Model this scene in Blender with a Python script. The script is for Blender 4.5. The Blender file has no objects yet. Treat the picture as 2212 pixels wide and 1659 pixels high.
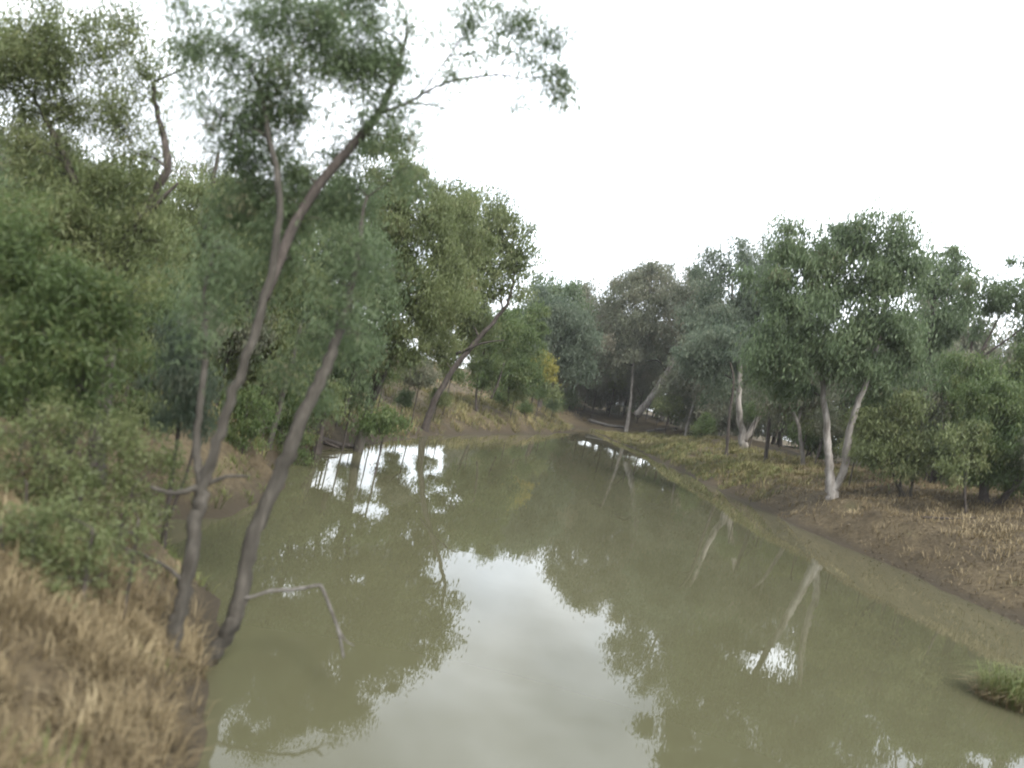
import bpy, math, random
import numpy as np
from mathutils import Vector

scene = bpy.context.scene
COL = scene.collection
R = math.radians

# ------------------------------------------------------------------ camera
CAM_H = 4.0                       # eye height above the water
F = 1661.0                        # focal length in units of a 2212-wide picture
ROLL = R(12.5)
cam_d = bpy.data.cameras.new('camera')
cam_d.sensor_width = 36.0
cam_d.lens = 36.0 * F / 2212.0
cam_d.clip_start = 0.1
cam_d.clip_end = 6000
cam_d.dof.use_dof = True
cam_d.dof.focus_distance = 70.0
cam_d.dof.aperture_fstop = cam_d.lens / 1000 / 0.048
cam = bpy.data.objects.new('camera', cam_d)
COL.objects.link(cam)
cam.location = (0, 0, CAM_H)
from mathutils import Matrix
cam.matrix_world = Matrix.Translation((0, 0, CAM_H)) @ Matrix.Rotation(R(90), 4, 'X') @ Matrix.Rotation(ROLL, 4, 'Z')
scene.camera = cam

# ------------------------------------------------------------------ sky and sun (overcast)
SUN_EL, SUN_AZ = R(52), R(150)
world = bpy.data.worlds.new('World')
scene.world = world
world.use_nodes = True
nt = world.node_tree
nt.nodes.clear()
def wn(t): return nt.nodes.new(t)
w_out = wn('ShaderNodeOutputWorld'); w_bg = wn('ShaderNodeBackground')
w_sky = wn('ShaderNodeTexSky'); w_sky.sky_type = 'NISHITA'; w_sky.sun_disc = False
w_sky.sun_elevation = SUN_EL; w_sky.sun_rotation = SUN_AZ
w_tc = wn('ShaderNodeTexCoord')
w_map = wn('ShaderNodeMapping'); w_map.inputs['Scale'].default_value = (1, 1, 2.2)
w_n1 = wn('ShaderNodeTexNoise'); w_n1.inputs['Scale'].default_value = 3.6; w_n1.inputs['Detail'].default_value = 5; w_n1.inputs['Roughness'].default_value = 0.5
w_r1 = wn('ShaderNodeMapRange'); w_r1.inputs['From Min'].default_value = 0.32; w_r1.inputs['From Max'].default_value = 0.68
w_r1.inputs['To Min'].default_value = 3.3; w_r1.inputs['To Max'].default_value = 8.4
w_n2 = wn('ShaderNodeTexNoise'); w_n2.inputs['Scale'].default_value = 3.0; w_n2.inputs['Detail'].default_value = 5
w_r2 = wn('ShaderNodeMapRange'); w_r2.inputs['From Min'].default_value = 0.30; w_r2.inputs['From Max'].default_value = 0.55
w_r2.inputs['To Min'].default_value = 0.72; w_r2.inputs['To Max'].default_value = 0.98
w_col = wn('ShaderNodeVectorMath'); w_col.operation = 'SCALE'; w_col.inputs[0].default_value = (0.95, 1.0, 1.06)
w_mix = wn('ShaderNodeMix'); w_mix.data_type = 'RGBA'
L = nt.links.new
L(w_tc.outputs['Generated'], w_map.inputs['Vector'])
L(w_map.outputs[0], w_n1.inputs['Vector']); L(w_tc.outputs['Generated'], w_n2.inputs['Vector'])
L(w_n1.outputs['Fac'], w_r1.inputs['Value']); L(w_n2.outputs['Fac'], w_r2.inputs['Value'])
L(w_r1.outputs[0], w_col.inputs['Scale'])
L(w_r2.outputs[0], w_mix.inputs['Factor']); L(w_sky.outputs[0], w_mix.inputs[6]); L(w_col.outputs[0], w_mix.inputs[7])
L(w_mix.outputs[2], w_bg.inputs['Color']); w_bg.inputs['Strength'].default_value = 0.10
L(w_bg.outputs[0], w_out.inputs['Surface'])

sun_d = bpy.data.lights.new('sun', 'SUN'); sun_d.energy = 1.5; sun_d.angle = R(20); sun_d.color = (1, 0.96, 0.9)
sun = bpy.data.objects.new('sun', sun_d); COL.objects.link(sun)
sdir = Vector((math.sin(SUN_AZ) * math.cos(SUN_EL), math.cos(SUN_AZ) * math.cos(SUN_EL), math.sin(SUN_EL)))
sun.rotation_euler = (-sdir).to_track_quat('-Z', 'Y').to_euler()
sun.location = (0, 0, 60)

scene.view_settings.view_transform = 'Standard'
scene.view_settings.look = 'None'
scene.view_settings.exposure = 2.12
scene.view_settings.gamma = 1.0
scene.view_settings.use_curve_mapping = False
scene.cycles.max_bounces = 8
scene.cycles.diffuse_bounces = 6
scene.cycles.filter_width = 2.1
scene.cycles.transmission_bounces = 4
scene.cycles.glossy_bounces = 3

# ------------------------------------------------------------------ helpers
CT, ST = math.cos(ROLL), math.sin(ROLL)
def P(px, py, D):
    """picture spot (2212 x 1659) + depth in metres -> place in the world"""
    dx, dy = px - 1106.0, py - 829.5
    u = dx * CT + dy * ST
    v = -dx * ST + dy * CT
    return np.array((u * D / F, D, CAM_H - v * D / F))

def mesh_obj(name, verts, faces_n, loops, mat, parent=None, smooth=False, tint=None):
    """verts (n,3); faces_n loop counts per face; loops flat vertex indices"""
    me = bpy.data.meshes.new(name)
    verts = np.asarray(verts, dtype=np.float32)
    loops = np.asarray(loops, dtype=np.int32).ravel()
    faces_n = np.asarray(faces_n, dtype=np.int32)
    me.vertices.add(len(verts)); me.vertices.foreach_set('co', verts.ravel())
    me.loops.add(len(loops)); me.loops.foreach_set('vertex_index', loops)
    me.polygons.add(len(faces_n))
    starts = np.concatenate(([0], np.cumsum(faces_n)[:-1])).astype(np.int32)
    me.polygons.foreach_set('loop_start', starts)
    if smooth:
        me.polygons.foreach_set('use_smooth', np.ones(len(faces_n), dtype=bool))
    me.update(calc_edges=True)
    if tint is not None:
        a = me.attributes.new('tint', 'FLOAT', 'FACE')
        a.data.foreach_set('value', np.asarray(tint, dtype=np.float32))
    me.materials.append(mat)
    o = bpy.data.objects.new(name, me)
    COL.objects.link(o)
    if parent is not None:
        o.parent = parent
    return o

def tag(o, label=None, cat=None, group=None, kind=None):
    if label: o['label'] = label
    if cat: o['category'] = cat
    if group: o['group'] = group
    if kind: o['kind'] = kind
    return o

def empty(name, loc):
    o = bpy.data.objects.new(name, None)
    o.empty_display_size = 0.3
    o.location = loc
    COL.objects.link(o)
    return o

def offset_parent(o, root):
    """geometry is in world coordinates: shift it so that it sits under the root's origin"""
    o.parent = root
    me = o.data
    n = len(me.vertices)
    co = np.empty(n * 3, dtype=np.float32)
    me.vertices.foreach_get('co', co)
    co = co.reshape(-1, 3) - np.array(root.location, dtype=np.float32)
    me.vertices.foreach_set('co', co.ravel())
    me.update()

class Tubes:
    """tapered tubes collected into one mesh"""
    def __init__(self): self.v = []; self.f = []; self.n = 0
    def add(self, pts, rad, sides=6, rng=None, wob=0.0):
        pts = np.asarray(pts, float); rad = np.asarray(rad, float)
        k = len(pts)
        tang = np.gradient(pts, axis=0)
        tang /= np.linalg.norm(tang, axis=1)[:, None] + 1e-9
        ref = np.array((0.31, 0.87, 0.2)); 
        ang = np.arange(sides) * 2 * math.pi / sides
        ca, sa = np.cos(ang), np.sin(ang)
        for i in range(k):
            a = np.cross(tang[i], ref); a /= np.linalg.norm(a) + 1e-9
            b = np.cross(tang[i], a)
            rr = rad[i] * (1 + (rng.uniform(-wob, wob, sides) if rng is not None and wob else 0))
            self.v.append(pts[i] + (ca * rr)[:, None] * a + (sa * rr)[:, None] * b)
        base = self.n
        for i in range(k - 1):
            for j in range(sides):
                j2 = (j + 1) % sides
                self.f.append((base + i * sides + j, base + i * sides + j2, base + (i + 1) * sides + j2, base + (i + 1) * sides + j))
        # close both ends
        self.caps = getattr(self, 'caps', [])
        self.caps.append([base + j for j in range(sides)][::-1])
        self.caps.append([base + (k - 1) * sides + j for j in range(sides)])
        self.n += k * sides
    def build(self, name, mat, parent=None):
        v = np.concatenate(self.v)
        loops = [i for q in self.f for i in q]; cnt = [4] * len(self.f)
        for c in self.caps: loops += c; cnt.append(len(c))
        return mesh_obj(name, v, cnt, loops, mat, parent, smooth=True)

def curve_pts(pts, n_per=5):
    """Catmull-Rom through control points (last column may be a radius)"""
    pts = np.asarray(pts, float)
    if len(pts) < 3:
        t = np.linspace(0, 1, n_per + 1)[:, None]
        return pts[0] * (1 - t) + pts[1] * t
    e = np.vstack((2 * pts[0] - pts[1], pts, 2 * pts[-1] - pts[-2]))
    out = []
    for i in range(1, len(e) - 2):
        p0, p1, p2, p3 = e[i - 1], e[i], e[i + 1], e[i + 2]
        for t in np.linspace(0, 1, n_per, endpoint=False):
            out.append(0.5 * ((2 * p1) + (-p0 + p2) * t + (2 * p0 - 5 * p1 + 4 * p2 - p3) * t * t + (-p0 + 3 * p1 - 3 * p2 + p3) * t ** 3))
    out.append(e[-2])
    return np.array(out)

# ------------------------------------------------------------------ materials
def new_mat(name):
    m = bpy.data.materials.new(name); m.use_nodes = True
    n = m.node_tree.nodes; n.clear()
    out = n.new('ShaderNodeOutputMaterial'); b = n.new('ShaderNodeBsdfPrincipled')
    m.node_tree.links.new(b.outputs[0], out.inputs[0])
    return m, m.node_tree, b, out

def ramp(nt, stops):
    r = nt.nodes.new('ShaderNodeValToRGB')
    e = r.color_ramp.elements
    e[0].position, e[0].color = stops[0][0], (*stops[0][1], 1)
    e[1].position, e[1].color = stops[-1][0], (*stops[-1][1], 1)
    for p, c in stops[1:-1]:
        x = e.new(p); x.color = (*c, 1)
    return r

def leaf_mat(name, stops, trans=0.52, rough=0.55, spec=0.35):
    m, nt, b, out = new_mat(name)
    at = nt.nodes.new('ShaderNodeAttribute'); at.attribute_name = 'tint'
    r = ramp(nt, stops)
    nt.links.new(at.outputs['Fac'], r.inputs[0])
    nt.links.new(r.outputs[0], b.inputs['Base Color'])
    b.inputs['Roughness'].default_value = rough
    b.inputs['Specular IOR Level'].default_value = spec
    if trans > 0:
        tr = nt.nodes.new('ShaderNodeBsdfTranslucent'); mx = nt.nodes.new('ShaderNodeMixShader')
        nt.links.new(r.outputs[0], tr.inputs['Color'])
        mx.inputs[0].default_value = trans
        nt.links.new(b.outputs[0], mx.inputs[1]); nt.links.new(tr.outputs[0], mx.inputs[2])
        nt.links.new(mx.outputs[0], out.inputs[0])
    return m

def bark_mat(name, c1, c2, c3, scale=6.0, stretch=0.25):
    m, nt, b, out = new_mat(name)
    g = nt.nodes.new('ShaderNodeNewGeometry')
    mp = nt.nodes.new('ShaderNodeMapping'); mp.inputs['Scale'].default_value = (1, 1, stretch)
    n1 = nt.nodes.new('ShaderNodeTexNoise'); n1.inputs['Scale'].default_value = scale; n1.inputs['Detail'].default_value = 6; n1.inputs['Roughness'].default_value = 0.65
    r = ramp(nt, [(0.3, c1), (0.5, c2), (0.7, c3)])
    bp = nt.nodes.new('ShaderNodeBump'); bp.inputs['Strength'].default_value = 0.9; bp.inputs['Distance'].default_value = 0.05
    nt.links.new(g.outputs['Position'], mp.inputs[0]); nt.links.new(mp.outputs[0], n1.inputs['Vector'])
    nt.links.new(n1.outputs['Fac'], r.inputs[0]); nt.links.new(r.outputs[0], b.inputs['Base Color'])
    nt.links.new(n1.outputs['Fac'], bp.inputs['Height']); nt.links.new(bp.outputs[0], b.inputs['Normal'])
    b.inputs['Roughness'].default_value = 0.85
    b.inputs['Specular IOR Level'].default_value = 0.2
    return m

M_GUM = leaf_mat('gum_leaves', [(0, (0.064, 0.09, 0.046)), (0.45, (0.106, 0.148, 0.072)), (0.8, (0.138, 0.176, 0.085)), (1, (0.165, 0.155, 0.09))])
M_GUMB = leaf_mat('blue_gum_leaves', [(0, (0.066, 0.092, 0.06)), (0.5, (0.105, 0.135, 0.088)), (1, (0.155, 0.17, 0.115))])
M_OLIVE = leaf_mat('olive_leaves', [(0, (0.082, 0.104, 0.04)), (0.45, (0.132, 0.16, 0.066)), (0.8, (0.17, 0.19, 0.082)), (1, (0.22, 0.21, 0.105))])
M_GREEN = leaf_mat('green_leaves', [(0, (0.054, 0.085, 0.03)), (0.5, (0.092, 0.13, 0.046)), (1, (0.155, 0.17, 0.065))])
M_DULL = leaf_mat('dull_brown_leaves', [(0, (0.09, 0.105, 0.065)), (0.5, (0.14, 0.152, 0.098)), (1, (0.20, 0.175, 0.125))])
M_YELLOW = leaf_mat('yellow_leaves', [(0, (0.13, 0.14, 0.03)), (0.5, (0.24, 0.22, 0.05)), (1, (0.33, 0.29, 0.08))])
M_STRAW = leaf_mat('dry_grass', [(0, (0.09, 0.068, 0.038)), (0.4, (0.155, 0.12, 0.067)), (0.75, (0.22, 0.175, 0.10)), (1, (0.29, 0.24, 0.145))], trans=0.2, rough=0.7, spec=0.2)
M_STRAWG = leaf_mat('half_green_grass', [(0, (0.085, 0.09, 0.032)), (0.45, (0.15, 0.14, 0.058)), (0.8, (0.21, 0.18, 0.085)), (1, (0.28, 0.23, 0.12))], trans=0.2, rough=0.7, spec=0.2)
M_FRESH = leaf_mat('green_grass', [(0, (0.055, 0.075, 0.02)), (0.5, (0.10, 0.125, 0.035)), (1, (0.19, 0.185, 0.075))], trans=0.25, rough=0.6, spec=0.25)
M_LITTER = leaf_mat('leaf_litter', [(0, (0.045, 0.034, 0.021)), (0.4, (0.092, 0.069, 0.043)), (0.8, (0.145, 0.11, 0.068)), (1, (0.24, 0.2, 0.14))], trans=0.0, rough=0.8, spec=0.2)

B_PALE = bark_mat('pale_gum_bark', (0.07, 0.06, 0.05), (0.19, 0.172, 0.152), (0.32, 0.30, 0.275), 3.2)
B_GREY = bark_mat('grey_bark', (0.030, 0.027, 0.022), (0.05, 0.045, 0.037), (0.088, 0.079, 0.066), 9.0)
B_DARK = bark_mat('dark_bark', (0.028, 0.023, 0.02), (0.05, 0.042, 0.036), (0.09, 0.076, 0.066), 9.0)
B_DRIFT = bark_mat('weathered_wood', (0.05, 0.044, 0.038), (0.09, 0.082, 0.073), (0.15, 0.14, 0.128), 12.0)

# ------------------------------------------------------------------ terrain
WATER = np.array([(-3.0, -60), (-1.2, -10), (-1.4, 0), (-1.75, 4.5), (-2.05, 6.8), (-2.45, 8.3), (-3.0, 9.8), (-3.6, 11.2), (-4.6, 12.4), (-5.7, 13.6), (-6.0, 14.8),
                  (-5.3, 16.2), (-5.2, 18.2), (-5.8, 21), (-6.35, 25), (-6.4, 29), (-5.6, 34.4), (-4.2, 42), (-2.4, 51), (0.6, 62), (5.0, 77),
                  (7.6, 88), (9.2, 98), (10.4, 106), (11.4, 109), (12.3, 106), (12.9, 97), (13.8, 88), (14.6, 78), (15.0, 66), (15.2, 55), (15.6, 46), (15.9, 39),
                  (16.7, 34), (17.2, 29), (17.3, 24), (17.8, 16), (18.5, 6), (20, -10), (24, -60)], float)

def sdist(x, y):
    """signed distance to the waterline, positive on land"""
    p = np.stack((x, y), -1).reshape(-1, 2)
    a = WATER; b = np.roll(WATER, -1, axis=0)
    best = np.full(len(p), 1e9); inside = np.zeros(len(p), bool)
    for i in range(len(a)):
        ab = b[i] - a[i]
        t = np.clip(((p - a[i]) @ ab) / (ab @ ab), 0, 1)
        d = np.hypot(*(p - a[i] - t[:, None] * ab).T)
        best = np.minimum(best, d)
        c = (a[i][1] > p[:, 1]) != (b[i][1] > p[:, 1])
        with np.errstate(divide='ignore', invalid='ignore'):
            xi = a[i][0] + (p[:, 1] - a[i][1]) / (b[i][1] - a[i][1]) * ab[0]
        inside ^= c & (p[:, 0] < xi)
    return np.where(inside, -best, best).reshape(np.shape(x))

_rs = np.random.RandomState(5)
_ph = _rs.uniform(0, 6.28, (40, 2)); _dr = _rs.uniform(0, 6.28, 40); _fr = np.concatenate((np.full(8, .12), np.full(8, .4), np.full(8, 1.1), np.full(8, 2.6), np.full(8, 5.0))) * _rs.uniform(.7, 1.4, 40)
_am = np.concatenate((np.full(8, .16), np.full(8, .07), np.full(8, .042), np.full(8, .02), np.full(8, .009)))
def bumps(x, y):
    z = 0
    for k in range(40):
        z = z + _am[k] * np.sin(_fr[k] * (np.cos(_dr[k]) * x + np.sin(_dr[k]) * y) + _ph[k, 0])
    return z

def ragged(x, y):
    z = 0
    for k in range(14, 40):
        z = z + _am[k] * np.sin(_fr[k] * (np.cos(_dr[k] * 1.7) * x + np.sin(_dr[k] * 1.7) * y) + _ph[k, 1])
    return z

def height(x, y):
    x = np.asarray(x, float); y = np.asarray(y, float)
    d = sdist(x, y)
    d = d + ragged(x, y) * np.where(y < 20, .7, 1.7) + np.where((y < 13) & (x < 3), .12, 0)
    zr = np.interp(d, [0, .25, 1.0, 2.4, 4.5, 7.5, 14, 30, 60, 200, 2500], [0, .10, .50, 1.25, 1.95, 2.75, 3.4, 3.9, 4.2, 4.8, 6])
    zl = np.interp(d, [0, .35, 1.2, 2.6, 5.5, 10, 18, 30, 60, 200, 2500], [0, .10, .85, 1.35, 1.75, 2.3, 3.3, 4.0, 4.7, 5.2, 6])
    zn = np.interp(d, [0, .25, 1.2, 3.0, 6, 12, 30, 60, 200, 2500], [0, .12, .5, 1.0, 1.45, 2.1, 3.6, 4.4, 5, 6])
    ze = np.interp(d, [0, .5, 3, 10, 20, 40, 200, 2500], [0, .06, .35, 1.3, 2.6, 3.8, 5, 6])
    wl = np.clip((6 - x) / 8.0, 0, 1)                 # left side of the creek
    wn_ = np.clip((20 - y) / 8.0, 0, 1)               # the near left bank
    zleft = zl * (1 - wn_) + zn * wn_
    zz = zr * (1 - wl) + zleft * wl
    we = np.clip((y - 96) / 12, 0, 1) * np.clip(1 - abs(x - 11 - (y - 108) * 0.1) / 12, 0, 1) ** .5   # the dry creek bed beyond the pool
    zz = zz * (1 - we) + ze * we
    fade = np.clip(d / 2.0, 0.12, 1)
    zz = zz + bumps(x, y) * fade * np.clip(d + .2, 0, 1)
    return np.where(d > 0, np.maximum(zz, 0.015 * np.minimum(d * 8, 1)), -np.minimum(-d * 0.5, 1.2) - 0.03)

def axis(segs):
    out = []
    for a, b, s in segs: out.append(np.arange(a, b, s))
    return np.concatenate(out + [np.array([segs[-1][1]])])
gx = axis([(-1800, -300, 150), (-300, -60, 20), (-60, -22, 2), (-22, 30, .45), (30, 70, 2), (70, 300, 20), (300, 1800, 150)])
gy = axis([(-300, -60, 40), (-60, -4, 4), (-4, 20, .33), (20, 60, .6), (60, 125, 1.0), (125, 220, 5), (220, 600, 40), (600, 3000, 200)])
GX, GY = np.meshgrid(gx, gy)
GZ = height(GX, GY)
nx, ny = len(gx), len(gy)
idx = np.arange(nx * ny).reshape(ny, nx)
quads = np.stack((idx[:-1, :-1], idx[:-1, 1:], idx[1:, 1:], idx[1:, :-1]), -1).reshape(-1, 4)

m, nt_, b, out = new_mat('bank_soil')
geo = nt_.nodes.new('ShaderNodeNewGeometry'); sep = nt_.nodes.new('ShaderNodeSeparateXYZ')
nA = nt_.nodes.new('ShaderNodeTexNoise'); nA.inputs['Scale'].default_value = 0.35; nA.inputs['Detail'].default_value = 8; nA.inputs['Roughness'].default_value = 0.65
nB = nt_.nodes.new('ShaderNodeTexNoise'); nB.inputs['Scale'].default_value = 7; nB.inputs['Detail'].default_value = 6; nB.inputs['Roughness'].default_value = 0.7
rA = ramp(nt_, [(0.32, (0.04, 0.032, 0.02)), (0.48, (0.064, 0.05, 0.03)), (0.62, (0.09, 0.071, 0.042)), (0.75, (0.072, 0.068, 0.034))])
rB = ramp(nt_, [(0.3, (0.45, 0.42, 0.40)), (0.55, (1, 1, 1)), (0.75, (1.35, 1.3, 1.25))])
mul = nt_.nodes.new('ShaderNodeMix'); mul.data_type = 'RGBA'; mul.blend_type = 'MULTIPLY'; mul.inputs['Factor'].default_value = 1
wet = nt_.nodes.new('ShaderNodeMapRange'); wet.inputs['From Min'].default_value = 0.08; wet.inputs['From Max'].default_value = 0.5
wsum = nt_.nodes.new('ShaderNodeMath'); wsum.operation = 'MULTIPLY_ADD'; wsum.inputs[1].default_value = 0.5; 
mud = nt_.nodes.new('ShaderNodeMix'); mud.data_type = 'RGBA'; mud.inputs[6].default_value = (0.04, 0.032, 0.021, 1)
bp = nt_.nodes.new('ShaderNodeBump'); bp.inputs['Strength'].default_value = 0.8; bp.inputs['Distance'].default_value = 0.05
lk = nt_.links.new
lk(geo.outputs['Position'], sep.inputs[0]); lk(geo.outputs['Position'], nA.inputs['Vector']); lk(geo.outputs['Position'], nB.inputs['Vector'])
lk(nA.outputs['Fac'], rA.inputs[0]); lk(nB.outputs['Fac'], rB.inputs[0]); lk(rA.outputs[0], mul.inputs[6]); lk(rB.outputs[0], mul.inputs[7])
lk(nB.outputs['Fac'], wsum.inputs[0]); lk(sep.outputs['Z'], wsum.inputs[2])
wsub = nt_.nodes.new('ShaderNodeMath'); wsub.operation = 'SUBTRACT'; wsub.inputs[1].default_value = 0.25
lk(wsum.outputs[0], wsub.inputs[0]); lk(wsub.outputs[0], wet.inputs['Value'])
lk(wet.outputs[0], mud.inputs['Factor']); lk(mul.outputs[2], mud.inputs[7]); lk(mud.outputs[2], b.inputs['Base Color'])
lk(nB.outputs['Fac'], bp.inputs['Height']); lk(bp.outputs[0], b.inputs['Normal'])
b.inputs['Roughness'].default_value = 0.9; b.inputs['Specular IOR Level'].default_value = 0.15
M_SOIL = m
ground = mesh_obj('ground', np.stack((GX.ravel(), GY.ravel(), GZ.ravel()), -1), np.full(len(quads), 4), quads, M_SOIL, smooth=True)
tag(ground, 'brown creek banks with dry grass and leaf litter', kind='structure')

# ------------------------------------------------------------------ water
m, nt_, b, out = new_mat('murky_water')
geo = nt_.nodes.new('ShaderNodeNewGeometry')
b.inputs['Base Color'].default_value = (0.060, 0.058, 0.033, 1)
b.inputs['Roughness'].default_value = 0.0
b.inputs['IOR'].default_value = 1.333
mp = nt_.nodes.new('ShaderNodeMapping'); mp.inputs['Scale'].default_value = (0.7, 1.5, 1)
n1 = nt_.nodes.new('ShaderNodeTexNoise'); n1.inputs['Scale'].default_value = 1.6; n1.inputs['Detail'].default_value = 2
n2 = nt_.nodes.new('ShaderNodeTexNoise'); n2.inputs['Scale'].default_value = 0.22; n2.inputs['Detail'].default_value = 3
rr = nt_.nodes.new('ShaderNodeMapRange'); rr.inputs['From Min'].default_value = .40; rr.inputs['From Max'].default_value = .62; rr.inputs['To Min'].default_value = .25; rr.inputs['To Max'].default_value = 1
mm = nt_.nodes.new('ShaderNodeMath'); mm.operation = 'MULTIPLY'
bp = nt_.nodes.new('ShaderNodeBump'); bp.inputs['Strength'].default_value = 1.0; bp.inputs['Distance'].default_value = 0.0010
lk = nt_.links.new
lk(geo.outputs['Position'], mp.inputs[0]); lk(mp.outputs[0], n1.inputs['Vector']); lk(geo.outputs['Position'], n2.inputs['Vector'])
lk(n2.outputs['Fac'], rr.inputs['Value']); lk(n1.outputs['Fac'], mm.inputs[0]); lk(rr.outputs[0], mm.inputs[1])
lk(mm.outputs[0], bp.inputs['Height']); lk(bp.outputs[0], b.inputs['Normal'])
wv = [(-12, -70, 0), (40, -70, 0), (40, 118, 0), (-12, 118, 0)]
water = mesh_obj('water', wv, [4], [0, 1, 2, 3], m)
tag(water, 'murky olive creek water mirroring trees and cloud', kind='structure')

# ------------------------------------------------------------------ leaves
def leaf_cloud(centers, sig, n_each, length, width, rng, droop=0.75, tint_c=None, hang=0.5):
    """many lance-shaped leaves round clump centres -> verts, tint"""
    n_each = np.asarray(n_each, int)
    ci = np.repeat(np.arange(len(centers)), n_each)
    n = len(ci)
    sg = np.asarray(sig)[ci][:, None]
    pos = rng.normal(0, 1, (n, 3)) * np.array((1, 1, .8)) * sg * 0.56
    pos[:, 2] -= hang * np.abs(rng.normal(0, 1, n)) * sg[:, 0] * .6
    pos += centers[ci]
    d = rng.normal(0, 1, (n, 3)); d /= np.linalg.norm(d, axis=1)[:, None]
    d = d * (1 - droop) + np.array((0, 0, -1.0)) * droop * rng.uniform(.4, 1.2, n)[:, None]
    d /= np.linalg.norm(d, axis=1)[:, None] + 1e-9
    s = np.cross(d, rng.normal(0, 1, (n, 3))); s /= np.linalg.norm(s, axis=1)[:, None] + 1e-9
    ln = length * rng.uniform(.6, 1.35, n)[:, None]; wd = width * rng.uniform(.6, 1.3, n)[:, None]
    nrm = np.cross(d, s)
    mid = pos + d * ln * .42
    v = np.empty((n, 4, 3), np.float32)
    v[:, 0] = pos; v[:, 1] = mid + s * wd * .5 + nrm * wd * .12; v[:, 2] = pos + d * ln + nrm * wd * .25; v[:, 3] = mid - s * wd * .5 + nrm * wd * .12
    tc = (rng.uniform(.15, .75, len(centers)) if tint_c is None else tint_c)[ci]
    t = np.clip(tc + rng.normal(0, .11, n), 0, 1)
    return v.reshape(-1, 3), t

def leaves_obj(name, vs, ts, mat, root):
    v = np.concatenate(vs); t = np.concatenate(ts)
    n = len(t)
    o = mesh_obj(name, v, np.full(n, 4), np.arange(n * 4), mat, tint=t)
    offset_parent(o, root)
    o['kind'] = 'stuff'
    return o

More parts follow.
